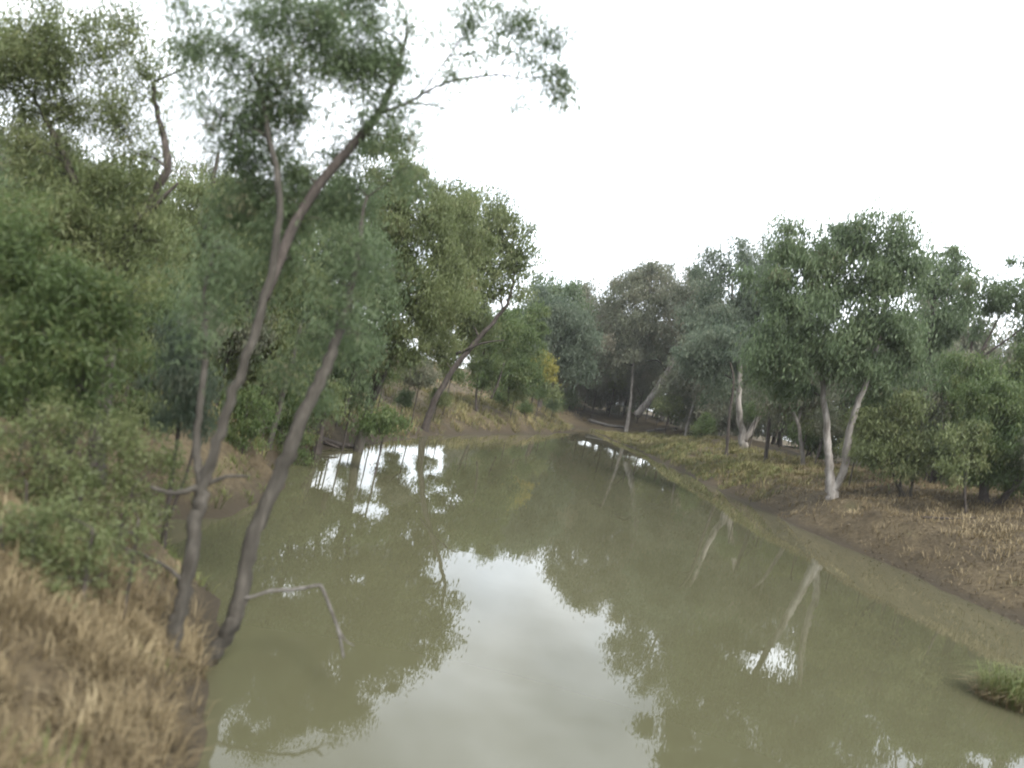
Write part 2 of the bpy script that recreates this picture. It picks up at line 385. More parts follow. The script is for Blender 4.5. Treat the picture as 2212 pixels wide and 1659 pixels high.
LEAFSUM = [0]
def tree(name, label, trunks, blobs, bark, leafm, seed, leaf=(.24, .06), K=2.4, clump=.55, group=None, cat='tree',
         droop=.72, twig_bark=None, ground_base=True, grow=1.12, KM=2.1, twigs=1.0, limb_r=1.0, extra=None, flat=0.8, fine=1.0):
    """trunks: list of stems, each [(px, py, depth, radius m), ...] starting at the foot;
    blobs: foliage masses (px, py, rx px, ry px, depth[, density])"""
    rng = np.random.RandomState(seed)
    st = []
    for k, s in enumerate(trunks):
        pts = np.array([np.append(P(a, b_, D), r) for a, b_, D, r in s])
        if k == 0 and ground_base:
            gz = float(height(pts[0, 0], pts[0, 1]))
            foot = np.array((pts[0, 0], pts[0, 1], gz))
            if abs(gz - pts[0, 2]) > 0.02:
                w = np.linspace(1, 0, len(pts))[:, None] ** 2
                pts[:, 2:3] += (gz - pts[0, 2]) * w
            root_loc = foot
        elif k > 0 and ground_base and np.hypot(*(pts[0, :2] - st[0][0, :2])) > .25:
            gz = float(height(pts[0, 0], pts[0, 1]))          # a stem with a foot of its own
            if abs(gz - pts[0, 2]) < .9:
                pts[:, 2:3] += (gz - pts[0, 2]) * np.linspace(1, 0, len(pts))[:, None] ** 2
        st.append(pts)
    root = empty(name, tuple(st[0][0, :3]))
    tag(root, label, cat, group)
    nodes = []
    K = K * KM
    if leaf[0] > .18: leaf = (leaf[0] * 1.15, leaf[1] * 1.22)
    for k, pts in enumerate(st):
        c = curve_pts(pts, 5)
        if k == 0 or pts[0, 2] < float(height(pts[0, 0], pts[0, 1])) + 0.15:
            c = np.vstack((c[0] - np.array((0, 0, .35, -c[0, 3] * .25)), c[0] + np.array((0, 0, .03, c[0, 3] * .12)), c[1:]))
        tr = c[:, :3].copy()
        r0 = c[:, 3].max()
        tr[2:, :] += rng.normal(0, .10, (len(tr) - 2, 3)) * r0
        tb = Tubes(); tb.add(tr, np.maximum(c[:, 3], .006), 9, rng, .11)
        offset_parent(tb.build('trunk', bark), root)
        for q in range(2, len(tr)): nodes.append((tr[q], c[q, 3], k))
    lim = Tubes(); vs, ts = [], []
    have = False
    NP = [n[0] for n in nodes]; NR = [n[1] for n in nodes]
    if extra:
        for s in extra:
            pts = np.array([np.append(P(a, b_, D), r) for a, b_, D, r in s])
            c = curve_pts(pts, 5)
            br = Tubes(); br.add(c[:, :3], np.maximum(c[:, 3], .003), 8, rng, .08); offset_parent(br.build('branch', twig_bark or bark), root)
            for q in range(1, len(c)): NP.append(c[q, :3]); NR.append(c[q, 3])
    c_list = []
    for bl in blobs:
        D = bl[4]; dens = bl[5] if len(bl) > 5 else 1.0
        c0 = P(bl[0], bl[1], D)
        c_list.append((c0, grow * bl[2] * D / F, grow * bl[3] * D / F, dens, grow * grow * bl[2] * bl[3], D))
    top = np.array([s[-1, :3] for s in st]).mean(0)
    c_list.sort(key=lambda c: np.min([np.linalg.norm(c[0] - n) for n in NP]))
    for c0, rx, rz, dens, apx, D in c_list:
        A = np.array(NP); rr = np.array(NR)
        dz = A[:, 2] - c0[2]
        cost = np.linalg.norm(A - c0, axis=1) + np.clip(dz + .2 * rz, 0, None) * 1.6 - np.minimum(rr, .3) * 1.5
        j = int(np.argmin(cost))
        a = A[j]; ra = rr[j]
        L_ = np.linalg.norm(c0 - a)
        if L_ > .15:
            mid = (a * .55 + c0 * .45) + np.array((rng.normal(0, .08), rng.normal(0, .08), .10)) * L_
            pts = curve_pts(np.vstack((a, mid, c0)), 5)
            r1 = min(ra * .75, max(.012, .017 * L_ + .010 * (rx + rz))) * limb_r
            r2 = max(r1 * .35, .005)
            br = Tubes(); br.add(pts, np.linspace(r1, r2, len(pts)), 6, rng, .08); offset_parent(br.build('branch', twig_bark or bark), root)
            for q in range(3, len(pts)):
                NP.append(pts[q]); NR.append(np.interp(q, [0, len(pts)], [r1, r2]))
        # clump centres in the blob
        lpx = leaf[0] * F / D * leaf[1] * F / D * .36
        n_l = int(K * dens * math.pi * apx / lpx)
        n_c = max(5, int(.95 * fine * math.pi * rx * rz / (clump ** 2)))
        n_l = max(n_l, n_c * 4)
        LEAFSUM[0] += n_l
        dd = rng.normal(0, 1, (n_c, 3)); dd /= np.linalg.norm(dd, axis=1)[:, None]
        rad = rng.uniform(0, 1, n_c) ** (1 / 2.3)
        cc = c0 + dd * rad[:, None] * np.array((rx, rx * flat, rz))
        tint_c = np.clip(rng.normal(.45, .17, n_c), 0.05, .95)
        wts = rng.uniform(.25, 1.8, n_c); wts /= wts.sum()
        n_each = np.maximum(2, (wts * n_l).astype(int))
        A = np.array(NP); rr = np.array(NR)
        if fine > 1.2:
            # leaves strung along each twig: several small tufts between its fork and its tip
            m_ = 4
            dist = np.linalg.norm(cc[:, None] - A[None], axis=2) + np.clip(A[None, :, 2] - cc[:, None, 2], 0, None) * .8
            at_ = A[np.argmin(dist, axis=1)]
            u_ = rng.uniform(.5, 1.2, (n_c, m_))[:, :, None]
            mid_ = (at_ + cc) * .5 + np.array((0, 0, .12)) * np.linalg.norm(cc - at_, axis=1)[:, None]
            cs = at_[:, None] * (1 - u_) ** 2 + mid_[:, None] * 2 * u_ * (1 - u_) + cc[:, None] * u_ ** 2
            cs = cs.reshape(-1, 3)
            v, t = leaf_cloud(cs, clump * .8 * rng.uniform(.5, 1.5, len(cs)), np.repeat(np.maximum(1, n_each // m_), m_), leaf[0], leaf[1], rng, droop, np.repeat(tint_c, m_))
        else:
            v, t = leaf_cloud(cc, clump * rng.uniform(.45, 1.4, n_c), n_each, leaf[0], leaf[1], rng, droop, tint_c)
        vs.append(v); ts.append(t)
        # twigs to the clumps
        for c in cc:
            if rng.uniform() > .6 * twigs: continue
            cost = np.linalg.norm(A - c, axis=1) + np.clip(A[:, 2] - c[2], 0, None) * .8
            j = int(np.argmin(cost)); a = A[j]
            L_ = np.linalg.norm(c - a)
            if L_ < .1 or L_ > 6: continue
            mid = (a + c) * .5 + np.array((0, 0, .12)) * L_ + rng.normal(0, .06, 3) * L_
            pts = curve_pts(np.vstack((a, mid, c)), 3)
            r1 = min(rr[j] * .6, .006 + .011 * L_)
            lim.add(pts, np.linspace(r1, .0035, len(pts)), 3); have = True
    if have:
        o = lim.build('twigs', twig_bark or bark)
        offset_parent(o, root)
        o['kind'] = 'stuff'
    if vs:
        leaves_obj('crown', vs, ts, leafm, root)
    return root

def copy_tree(src, loc, rz, s, label, group=None):
    r = src.copy(); COL.objects.link(r)
    r.location = loc; r.rotation_euler = (0, 0, rz); r.scale = (s, s, s)
    r['label'] = label
    if group: r['group'] = group
    for ch in src.children:
        c = ch.copy(); COL.objects.link(c); c.parent = r
    return r

#TREES
# ================================================================== right bank
GR = 'pale gums on the right bank'
def fx(D, r): return r
t_fork = tree('gum_tree', 'tall pale gum with two white stems forking at the ground on the right bank',
     [[(1795, 1090, 41, .30), (1791, 1040, 41, .24), (1788, 980, 41, .20), (1783, 900, 41, .17), (1776, 800, 41.3, .14), (1790, 690, 41.5, .10), (1815, 590, 41.5, .06)],
      [(1797, 1066, 41, .16), (1822, 1020, 40.8, .19), (1831, 960, 40.6, .18), (1843, 900, 40.4, .16), (1870, 830, 40.2, .13), (1900, 720, 40, .10), (1925, 600, 40, .06)]],
     [(1760, 530, 75, 52, 41), (1855, 520, 72, 48, 41.5), (1938, 498, 42, 36, 40), (1700, 610, 85, 62, 41), (1830, 610, 95, 62, 41), (1925, 590, 60, 62, 40),
      (1745, 700, 95, 62, 40), (1870, 700, 100, 66, 40), (1690, 770, 85, 50, 41), (1800, 765, 85, 50, 40.5), (1915, 780, 75, 50, 40.5), (1700, 835, 50, 30, 42.5, .8), (1905, 840, 55, 32, 41.5, .8),
      (1965, 690, 45, 60, 41), (1735, 487, 14, 18, 41, .35)],
     B_PALE, M_GUM, 11, leaf=(.25, .065), K=2.3, clump=.75, group=GR, twig_bark=B_GREY)

t_v = tree('gum_tree', 'white gum dividing low into a V behind the grassy right bank',
     [[(1606, 975, 73, .42), (1600, 930, 73, .32), (1596, 870, 73, .26), (1598, 800, 73, .23), (1590, 700, 73, .17), (1580, 600, 73, .08)],
      [(1607, 955, 73, .24), (1632, 912, 73, .26), (1660, 868, 73, .23), (1690, 800, 73, .18), (1700, 680, 73, .10)]],
     [(1572, 540, 42, 32, 73, .30), (1600, 570, 40, 40, 73, .4), (1655, 560, 55, 45, 74, .7), (1540, 590, 40, 36, 73, .6), (1620, 640, 90, 60, 73), (1560, 700, 80, 60, 73), (1660, 720, 80, 60, 74), (1570, 770, 60, 32, 74.5, .8), (1660, 790, 50, 30, 75, .7), (1525, 560, 22, 26, 73, .25)],
     B_PALE, M_GUMB, 12, leaf=(.34, .09), K=2.1, clump=1.0, group=GR, twig_bark=B_GREY)

tree('gum_tree', 'distant gum with a thick pale stem slanting right above the dry creek bed',
     [[(1360, 900, 112, .30), (1363, 870, 112, .25), (1366, 830, 112, .2), (1368, 760, 112, .15)],
      [(1374, 898, 112, .52), (1400, 868, 112, .46), (1430, 822, 112, .42), (1455, 775, 112, .36), (1470, 700, 112, .25), (1470, 640, 112, .12)]],
     [(1420, 620, 75, 48, 112), (1360, 640, 60, 48, 112), (1480, 640, 60, 48, 112), (1400, 700, 95, 55, 111), (1340, 740, 70, 55, 112), (1480, 715, 65, 50, 116), (1390, 780, 60, 36, 120), (1330, 600, 24, 24, 112, .5), (1385, 583, 30, 18, 112, .5), (1440, 588, 36, 20, 112, .6)],
     B_PALE, M_DULL, 13, leaf=(.45, .13), K=1.5, clump=1.4, group=GR, twig_bark=B_GREY)

t_far = tree('gum_tree', 'rounded far gum crown just right of the gap at the end of the creek',
     [[(1310, 905, 125, .4), (1312, 850, 125, .32), (1305, 780, 125, .25), (1300, 700, 125, .12)]],
     [(1285, 650, 38, 40, 125, .9), (1320, 690, 65, 60, 125), (1265, 730, 60, 60, 124), (1310, 790, 70, 55, 124), (1260, 830, 50, 40, 124), (1330, 840, 50, 40, 125)],
     B_GREY, M_DULL, 14, leaf=(.5, .15), K=1.6, clump=1.5, group='gums at the end of the creek')
tree('gum_tree', 'far gum with level top directly left of the skyline gap',
     [[(1190, 880, 115, .4), (1192, 830, 115, .3), (1200, 760, 115, .25), (1205, 690, 115, .12)]],
     [(1195, 625, 48, 30, 115, .8), (1235, 625, 30, 28, 115, .6), (1165, 650, 45, 45, 115), (1220, 680, 60, 50, 115), (1180, 730, 60, 50, 114), (1235, 760, 50, 50, 114), (1190, 800, 50, 45, 114)],
     B_GREY, M_GUM, 15, leaf=(.5, .15), K=2.1, clump=1.4, group='gums at the end of the creek')
tree('gum_tree', 'rounded blue green crown leaning out low at the end of the left bank',
     [[(1165, 880, 88, .3), (1175, 820, 88, .24), (1195, 760, 88, .2), (1220, 700, 88, .1)]],
     [(1215, 690, 52, 40, 88), (1255, 730, 42, 34, 88), (1180, 660, 45, 40, 89), (1190, 740, 60, 45, 88), (1150, 690, 40, 50, 89), (1235, 775, 40, 30, 88, .8)],
     B_DARK, M_GUMB, 16, leaf=(.38, .11), K=2.3, clump=1.1)

tree('gum_tree', 'slender dark stemmed sapling left of the white V shaped gum',
     [[(1568, 985, 66, .14), (1576, 900, 66, .12), (1584, 820, 66, .11), (1570, 760, 66, .08)]],
     [(1555, 740, 50, 40, 66, .8), (1500, 760, 50, 40, 68, .9), (1535, 800, 55, 36, 68, .8)],
     B_DARK, M_GUMB, 17, leaf=(.32, .09), K=2.0, clump=.9, twig_bark=B_DARK)
tree('gum_tree', 'slender dark straight stemmed sapling just right of the white V shaped gum',
     [[(1657, 985, 58, .17), (1664, 900, 58, .14), (1672, 830, 58, .12), (1680, 760, 58, .08)]],
     [(1680, 770, 60, 45, 58, .9), (1720, 830, 45, 40, 58, .8)],
     B_DARK, M_GUM, 18, leaf=(.28, .08), K=2.0, clump=.8, twig_bark=B_DARK)
tree('gum_tree', 'thin pale gum with a Y fork between the two white forked gums',
     [[(1738, 1000, 55, .16), (1732, 950, 55, .14), (1722, 905, 55, .12), (1700, 868, 55, .09), (1680, 820, 55, .06)],
      [(1724, 912, 55, .09), (1732, 880, 55, .08), (1745, 840, 55, .06)]],
     [(1700, 830, 60, 45, 55, .9), (1760, 810, 50, 45, 55, .9), (1730, 870, 40, 26, 56, .6)],
     B_PALE, M_DULL, 19, leaf=(.28, .08), K=1.9, clump=.8)
tree('gum_tree', 'thin crooked pale sapling in the scrub right of the slanting gum',
     [[(1488, 905, 100, .16), (1494, 880, 100, .14), (1505, 850, 100, .12), (1508, 810, 100, .08)]],
     [(1500, 790, 45, 36, 100), (1540, 840, 45, 40, 98, .9), (1470, 830, 36, 36, 102, .9), (1510, 690, 50, 60, 104), (1515, 620, 40, 36, 104, .8)],
     B_PALE, M_DULL, 20, leaf=(.42, .12), K=2.0, clump=1.2, twig_bark=B_DARK)

tree('gum_tree', 'dark foliaged gum standing just behind the tall forked gum on its right',
     [[(2035, 1050, 52, .30), (2030, 960, 52, .24), (2015, 860, 52, .2), (2005, 740, 52, .15), (2020, 640, 52, .08)]],
     [(2030, 560, 40, 34, 52, .8), (2010, 610, 45, 40, 52, .9), (2060, 640, 38, 50, 52, .8), (2040, 710, 55, 45, 52), (1995, 780, 60, 50, 52), (2020, 850, 75, 50, 51), (1960, 900, 70, 45, 50), (2060, 890, 60, 45, 51), (1960, 830, 60, 50, 52)],
     B_DARK, M_GUM, 21, leaf=(.28, .08), K=2.2, clump=.85)
tree('gum_tree', 'airy gum with bare slanting limbs against the sky at the right edge',
     [[(2005, 1075, 47, .26), (2030, 960, 47, .22), (2060, 860, 47, .19), (2095, 790, 47, .14), (2130, 745, 47, .08)],
      [(2090, 795, 47, .10), (2130, 765, 46.5, .08), (2180, 730, 46, .06), (2230, 690, 46, .03)],
      [(2078, 830, 47, .10), (2110, 775, 46.8, .07), (2140, 720, 46.6, .05), (2165, 670, 46.5, .03)],
      [(2095, 790, 47, .07), (2100, 740, 47.3, .05), (2115, 690, 47.4, .03)]],
     [(2115, 590, 26, 26, 47, .35), (2095, 640, 36, 36, 47, .6), (2150, 650, 40, 34, 47, .6), (2200, 615, 34, 34, 46, .5), (2200, 665, 40, 34, 46, .7), (2110, 700, 26, 20, 47, .5), (2240, 700, 40, 40, 46, .8), (2175, 640, 36, 30, 47, .6), (2215, 560, 30, 30, 46, .4)],
     B_DARK, M_GUM, 22, leaf=(.26, .07), K=1.9, clump=.7)
tree('gum_tree', 'small bushy gum on forked pale stems below the dark canopy on the right bank',
     [[(1948, 1108, 40, .12), (1942, 1075, 40, .09), (1930, 1030, 40, .07), (1925, 970, 40, .05)],
      [(1950, 1103, 40, .08), (1965, 1070, 40, .07), (1975, 1020, 40, .05), (1985, 960, 40, .04)],
      [(1944, 1085, 40, .07), (1946, 1020, 40, .06), (1955, 960, 40, .05)]],
     [(1925, 950, 50, 40, 40), (1985, 960, 55, 40, 40), (1900, 900, 50, 45, 41), (1955, 890, 50, 40, 40), (1890, 990, 36, 26, 40, .6), (1960, 1010, 55, 24, 40, .5)],
     B_GREY, M_OLIVE, 23, leaf=(.2, .06), K=2.2, clump=.6)
t_green = tree('acacia_tree', 'deep green bushy tree on dark slanting stems at the right edge of the bank',
     [[(2118, 1118, 38, .26), (2122, 1070, 38, .22), (2130, 1010, 38, .17), (2130, 920, 38, .1)],
      [(2122, 1112, 38, .14), (2155, 1085, 37.5, .12), (2200, 1045, 37, .1), (2250, 1000, 37, .06)],
      [(2160, 1095, 37.4, .09), (2185, 1060, 37.2, .08), (2210, 1000, 37, .06)]],
     [(2150, 960, 70, 50, 38), (2200, 900, 60, 55, 37), (2110, 900, 55, 45, 38), (2190, 990, 60, 40, 37), (2150, 850, 55, 40, 38), (2090, 980, 45, 36, 38.5, .8), (2240, 950, 50, 70, 36)],
     B_DARK, M_GREEN, 24, leaf=(.2, .055), K=2.3, clump=.6)
tree('acacia_tree', 'leafy crown reaching in from the right edge beside the airy gum',
     [[(2225, 1075, 43, .2), (2220, 980, 43, .16), (2190, 880, 43, .12), (2150, 820, 43, .08)]],
     [(2080, 800, 52, 36, 43, .9), (2120, 830, 50, 36, 43), (2185, 800, 45, 36, 43, .8), (2220, 850, 40, 50, 43), (2060, 850, 50, 36, 43), (2250, 780, 40, 50, 43)],
     B_DARK, M_GREEN, 25, leaf=(.22, .06), K=2.1, clump=.65)
tree('acacia_tree', 'thin dark stemmed tree with drooping leaves in front of the right bank scrub',
     [[(2078, 1142, 36, .07), (2080, 1080, 36, .06), (2085, 1020, 36, .05), (2080, 960, 36, .03)]],
     [(2075, 990, 40, 36, 36, .7), (2090, 930, 45, 36, 36, .8), (2050, 1020, 36, 24, 36, .5)],
     B_DARK, M_OLIVE, 26, leaf=(.19, .055), K=1.9, clump=.5)

# trees that close the background
t_bg = tree('gum_tree', 'background gum filling the gap behind the white V shaped gum',
     [[(1690, 930, 95, .35), (1692, 880, 95, .3), (1690, 780, 95, .2), (1690, 700, 95, .1)]],
     [(1690, 700, 90, 60, 95), (1620, 790, 80, 60, 96), (1720, 790, 80, 60, 95), (1660, 860, 90, 45, 95), (1740, 880, 70, 45, 93), (1580, 860, 60, 45, 97)],
     B_DARK, M_DULL, 27, leaf=(.42, .12), K=1.9, clump=1.2)
t_bg2 = tree('gum_tree', 'background gum behind the stems of the tall forked gum',
     [[(1880, 1010, 72, .3), (1880, 940, 72, .26), (1870, 840, 72, .2), (1870, 760, 72, .1)]],
     [(1840, 800, 80, 60, 72), (1900, 860, 80, 55, 72), (1800, 890, 75, 50, 72), (1870, 930, 80, 40, 71), (1950, 950, 60, 36, 70, .8), (1930, 780, 70, 60, 73)],
     B_DARK, M_DULL, 28, leaf=(.34, .1), K=1.9, clump=1.0)

# ================================================================== left bank, middle distance
GL = 'trees crowding the left bank'
tree('acacia_tree', 'leaning tree on the left bank with a bare limb arching right',
     [[(935, 850, 46, .23), (950, 815, 46, .20), (985, 765, 46, .17), (1040, 710, 46, .14), (1085, 665, 46, .11), (1105, 630, 46, .09), (1112, 580, 46, .06)],
      [(1085, 668, 46, .07), (1083, 630, 46.5, .05), (1090, 600, 46.5, .04)],
      [(985, 765, 46, .09), (1040, 742, 45.5, .06), (1090, 735, 45, .03)]],
     [(1050, 455, 55, 36, 47, .9), (1105, 500, 36, 36, 46, .8), (1140, 515, 24, 16, 45.5, .55), (1120, 560, 32, 34, 46, .8), (1010, 500, 60, 50, 47), (1060, 530, 60, 45, 47), (985, 560, 55, 50, 46), (1045, 600, 55, 36, 46.5), (1075, 428, 12, 9, 46, .4), (1152, 548, 16, 14, 46, .5), (1125, 610, 26, 20, 46, .5), (960, 620, 55, 40, 47, .9), (1000, 660, 50, 36, 47, .8), (930, 690, 50, 36, 47, .8), (1030, 640, 45, 30, 47, .8), (985, 735, 45, 28, 48, .9), (1010, 700, 45, 28, 48, .9), (930, 765, 42, 30, 47.5, .8), (975, 785, 30, 18, 48, .5)],
     B_DARK, M_OLIVE, 31, leaf=(.22, .065), K=2.1, clump=.65, group=GL, grow=1.28, KM=1.75)
t_low = tree('acacia_tree', 'low green tree with thin stems under the arching limb on the left bank',
     [[(1035, 860, 60, .10), (1032, 830, 60, .09), (1040, 790, 60, .07), (1050, 740, 60, .05)],
      [(1060, 862, 60, .08), (1075, 830, 60, .07), (1090, 780, 60, .05)],
      [(1098, 866, 67, .08), (1100, 830, 67, .07), (1110, 790, 67, .05)]],
     [(1060, 700, 50, 36, 60), (1110, 710, 45, 40, 63), (1050, 765, 45, 36, 60), (1095, 780, 50, 40, 63), (1140, 760, 36, 36, 66), (1130, 810, 36, 26, 67, .8), (1050, 815, 30, 18, 60, .5), (1150, 690, 28, 36, 66)],
     B_DARK, M_GREEN, 32, leaf=(.24, .07), K=2.1, clump=.65, group=GL, grow=1.28, KM=1.75)
tree('acacia_tree', 'small yellow leaved bush tree at the outer end of the left bank',
     [[(1136, 866, 75, .10), (1142, 845, 75, .09), (1152, 815, 75, .07), (1165, 785, 75, .04)]],
     [(1178, 770, 18, 26, 75, .55), (1186, 800, 15, 22, 75, .5), (1165, 800, 24, 26, 75, .6), (1192, 818, 10, 10, 75, .4)],
     B_DARK, M_YELLOW, 33, leaf=(.22, .07), K=1.8, clump=.5)
tree('acacia_tree', 'low round olive bush beneath the yellow leaved bush tree',
     [[(1150, 872, 80, .08), (1152, 850, 80, .07), (1155, 825, 80, .05)]],
     [(1155, 825, 36, 22, 80, .8), (1185, 845, 26, 18, 82, .7), (1120, 835, 24, 18, 80, .7)],
     B_DARK, M_OLIVE, 34, leaf=(.26, .08), K=1.8, clump=.6, cat='bush')

def stemmed(base, D, lean, h_px, r):
    """two or three image-space stems from one foot"""
    x, y = base
    return [(x, y, D, r), (x + lean * .25, y - h_px * .3, D, r * .85), (x + lean * .6, y - h_px * .65, D, r * .7), (x + lean, y - h_px, D, r * .4)]

tree('gum_tree', 'high crowned gum whose right flank stands against the white sky above the left bank',
     [[(790, 905, 31, .20), (815, 800, 31, .17), (840, 690, 31, .14), (870, 560, 31, .10), (885, 440, 31, .05)],
      [(800, 880, 31, .12), (850, 760, 30.5, .10), (905, 650, 30, .08), (940, 560, 30, .05)]],
     [(850, 330, 60, 45, 31, .8), (895, 370, 36, 36, 30, .6), (830, 410, 75, 50, 31), (900, 440, 55, 45, 30, .9), (790, 480, 75, 55, 31), (880, 510, 70, 50, 30), (950, 480, 50, 50, 30, .9), (840, 580, 75, 50, 31), (930, 570, 60, 50, 30), (960, 640, 55, 40, 30, .8), (870, 650, 60, 40, 30.5, .8), (990, 600, 40, 40, 31, .7), (940, 410, 45, 36, 31, .8), (985, 450, 45, 40, 32, .9), (1020, 520, 40, 40, 33, .8), (820, 700, 60, 40, 31, .8), (900, 720, 60, 40, 30, .8), (960, 700, 50, 36, 31, .7), (850, 770, 50, 30, 30.5, .6)],
     B_GREY, M_OLIVE, 35, leaf=(.17, .048), K=1.9, clump=.5, group=GL, grow=1.28, KM=1.75)
tree('gum_tree', 'dark multi stemmed gum in the middle of the left bank thicket',
     [[(700, 905, 28, .16), (712, 800, 28, .14), (735, 690, 28, .12), (745, 560, 28, .09), (760, 430, 28, .05)],
      [(690, 905, 28, .11), (680, 800, 28.3, .10), (690, 680, 28.4, .08), (670, 560, 28.5, .05)],
      [(740, 900, 28.5, .11), (770, 790, 28.5, .09), (800, 700, 28.5, .06)]],
     [(740, 420, 65, 45, 28, .8), (690, 480, 70, 50, 28), (760, 520, 65, 50, 28), (650, 560, 75, 55, 28.5), (730, 600, 75, 50, 28), (800, 640, 55, 45, 28), (660, 650, 70, 45, 28), (740, 700, 60, 36, 28, .9), (670, 730, 65, 40, 28, .9), (780, 760, 55, 36, 28, .8), (700, 790, 60, 36, 28, .7)],
     B_DARK, M_GUM, 36, leaf=(.16, .046), K=1.8, clump=.5, group=GL, grow=1.28, KM=1.75)
tree('gum_tree', 'upright gum with thin grey stems left of the thicket middle',
     [[(560, 930, 24, .13), (575, 800, 24, .11), (600, 660, 24, .09), (610, 520, 24, .05)],
      [(590, 925, 24, .09), (625, 800, 24, .08), (650, 700, 24, .05)]],
     [(600, 480, 75, 55, 24, .9), (540, 540, 75, 55, 24), (620, 590, 75, 50, 24), (540, 640, 75, 50, 24), (620, 700, 65, 40, 24, .8), (560, 740, 55, 36, 24, .9), (500, 800, 60, 40, 24, .8), (610, 800, 60, 36, 24, .8), (550, 860, 60, 30, 24, .7)],
     B_GREY, M_OLIVE, 37, leaf=(.145, .042), K=1.8, clump=.45, group=GL, grow=1.28, KM=1.75)
tree('gum_tree', 'tall gum standing deep in the thicket behind the foreground saplings',
     [[(380, 960, 22, .15), (395, 820, 22, .13), (420, 660, 22, .11), (450, 480, 22, .08), (470, 330, 22, .04)],
      [(395, 820, 22, .09), (360, 680, 22.3, .08), (330, 540, 22.4, .05)]],
     [(470, 420, 75, 55, 22, .8), (400, 480, 75, 55, 22), (480, 560, 75, 50, 22), (390, 590, 80, 55, 22), (320, 540, 70, 55, 22.3), (460, 680, 75, 45, 22), (350, 680, 75, 45, 22), (420, 770, 65, 40, 22, .8)],
     B_DARK, M_OLIVE, 38, leaf=(.14, .04), K=1.7, clump=.45, group=GL, grow=1.28, KM=1.75)
BUSH = []
for k, (a, lab) in enumerate([((760, 835, 30, 45, 38, M_GUM), 'grey green bush under the dark gum on the left bank'),
                              ((830, 900, 26, 50, 30, M_GREEN), 'pale green bush hanging over the water from the left bank'),
                              ((700, 850, 26, 55, 40, M_OLIVE), 'olive bush at the foot of the dark multi stemmed gum'),
                              ((905, 800, 44, 45, 34, M_DULL), 'dull bush left of the leaning tree on the left bank'),
                              ((615, 880, 25.5, 60, 45, M_GREEN), 'green bush low at the water beside the thin grey stems')]):
    x, y, D, rx, ry, mt = a
    BUSH.append(tree('bush', lab, [[(x, y + ry * 1.3, D, .04), (x + 4, y + ry * .5, D, .03), (x + 8, y, D, .02)], [(x - 6, y + ry * 1.3, D, .03), (x - 20, y + ry * .3, D, .02)]],
         [(x, y, rx * .8, ry * .8, D), (x - rx * .5, y + ry * .3, rx * .5, ry * .5, D + .3, .8), (x + rx * .5, y + ry * .35, rx * .5, ry * .5, D - .3, .8), (x + 6, y - ry * .6, rx * .4, ry * .4, D, .6)],
         B_DARK, mt, 50 + k, leaf=(.15, .042), K=1.7, clump=.35, cat='bush', group='bushes on the left bank', grow=1.25, KM=1.7))

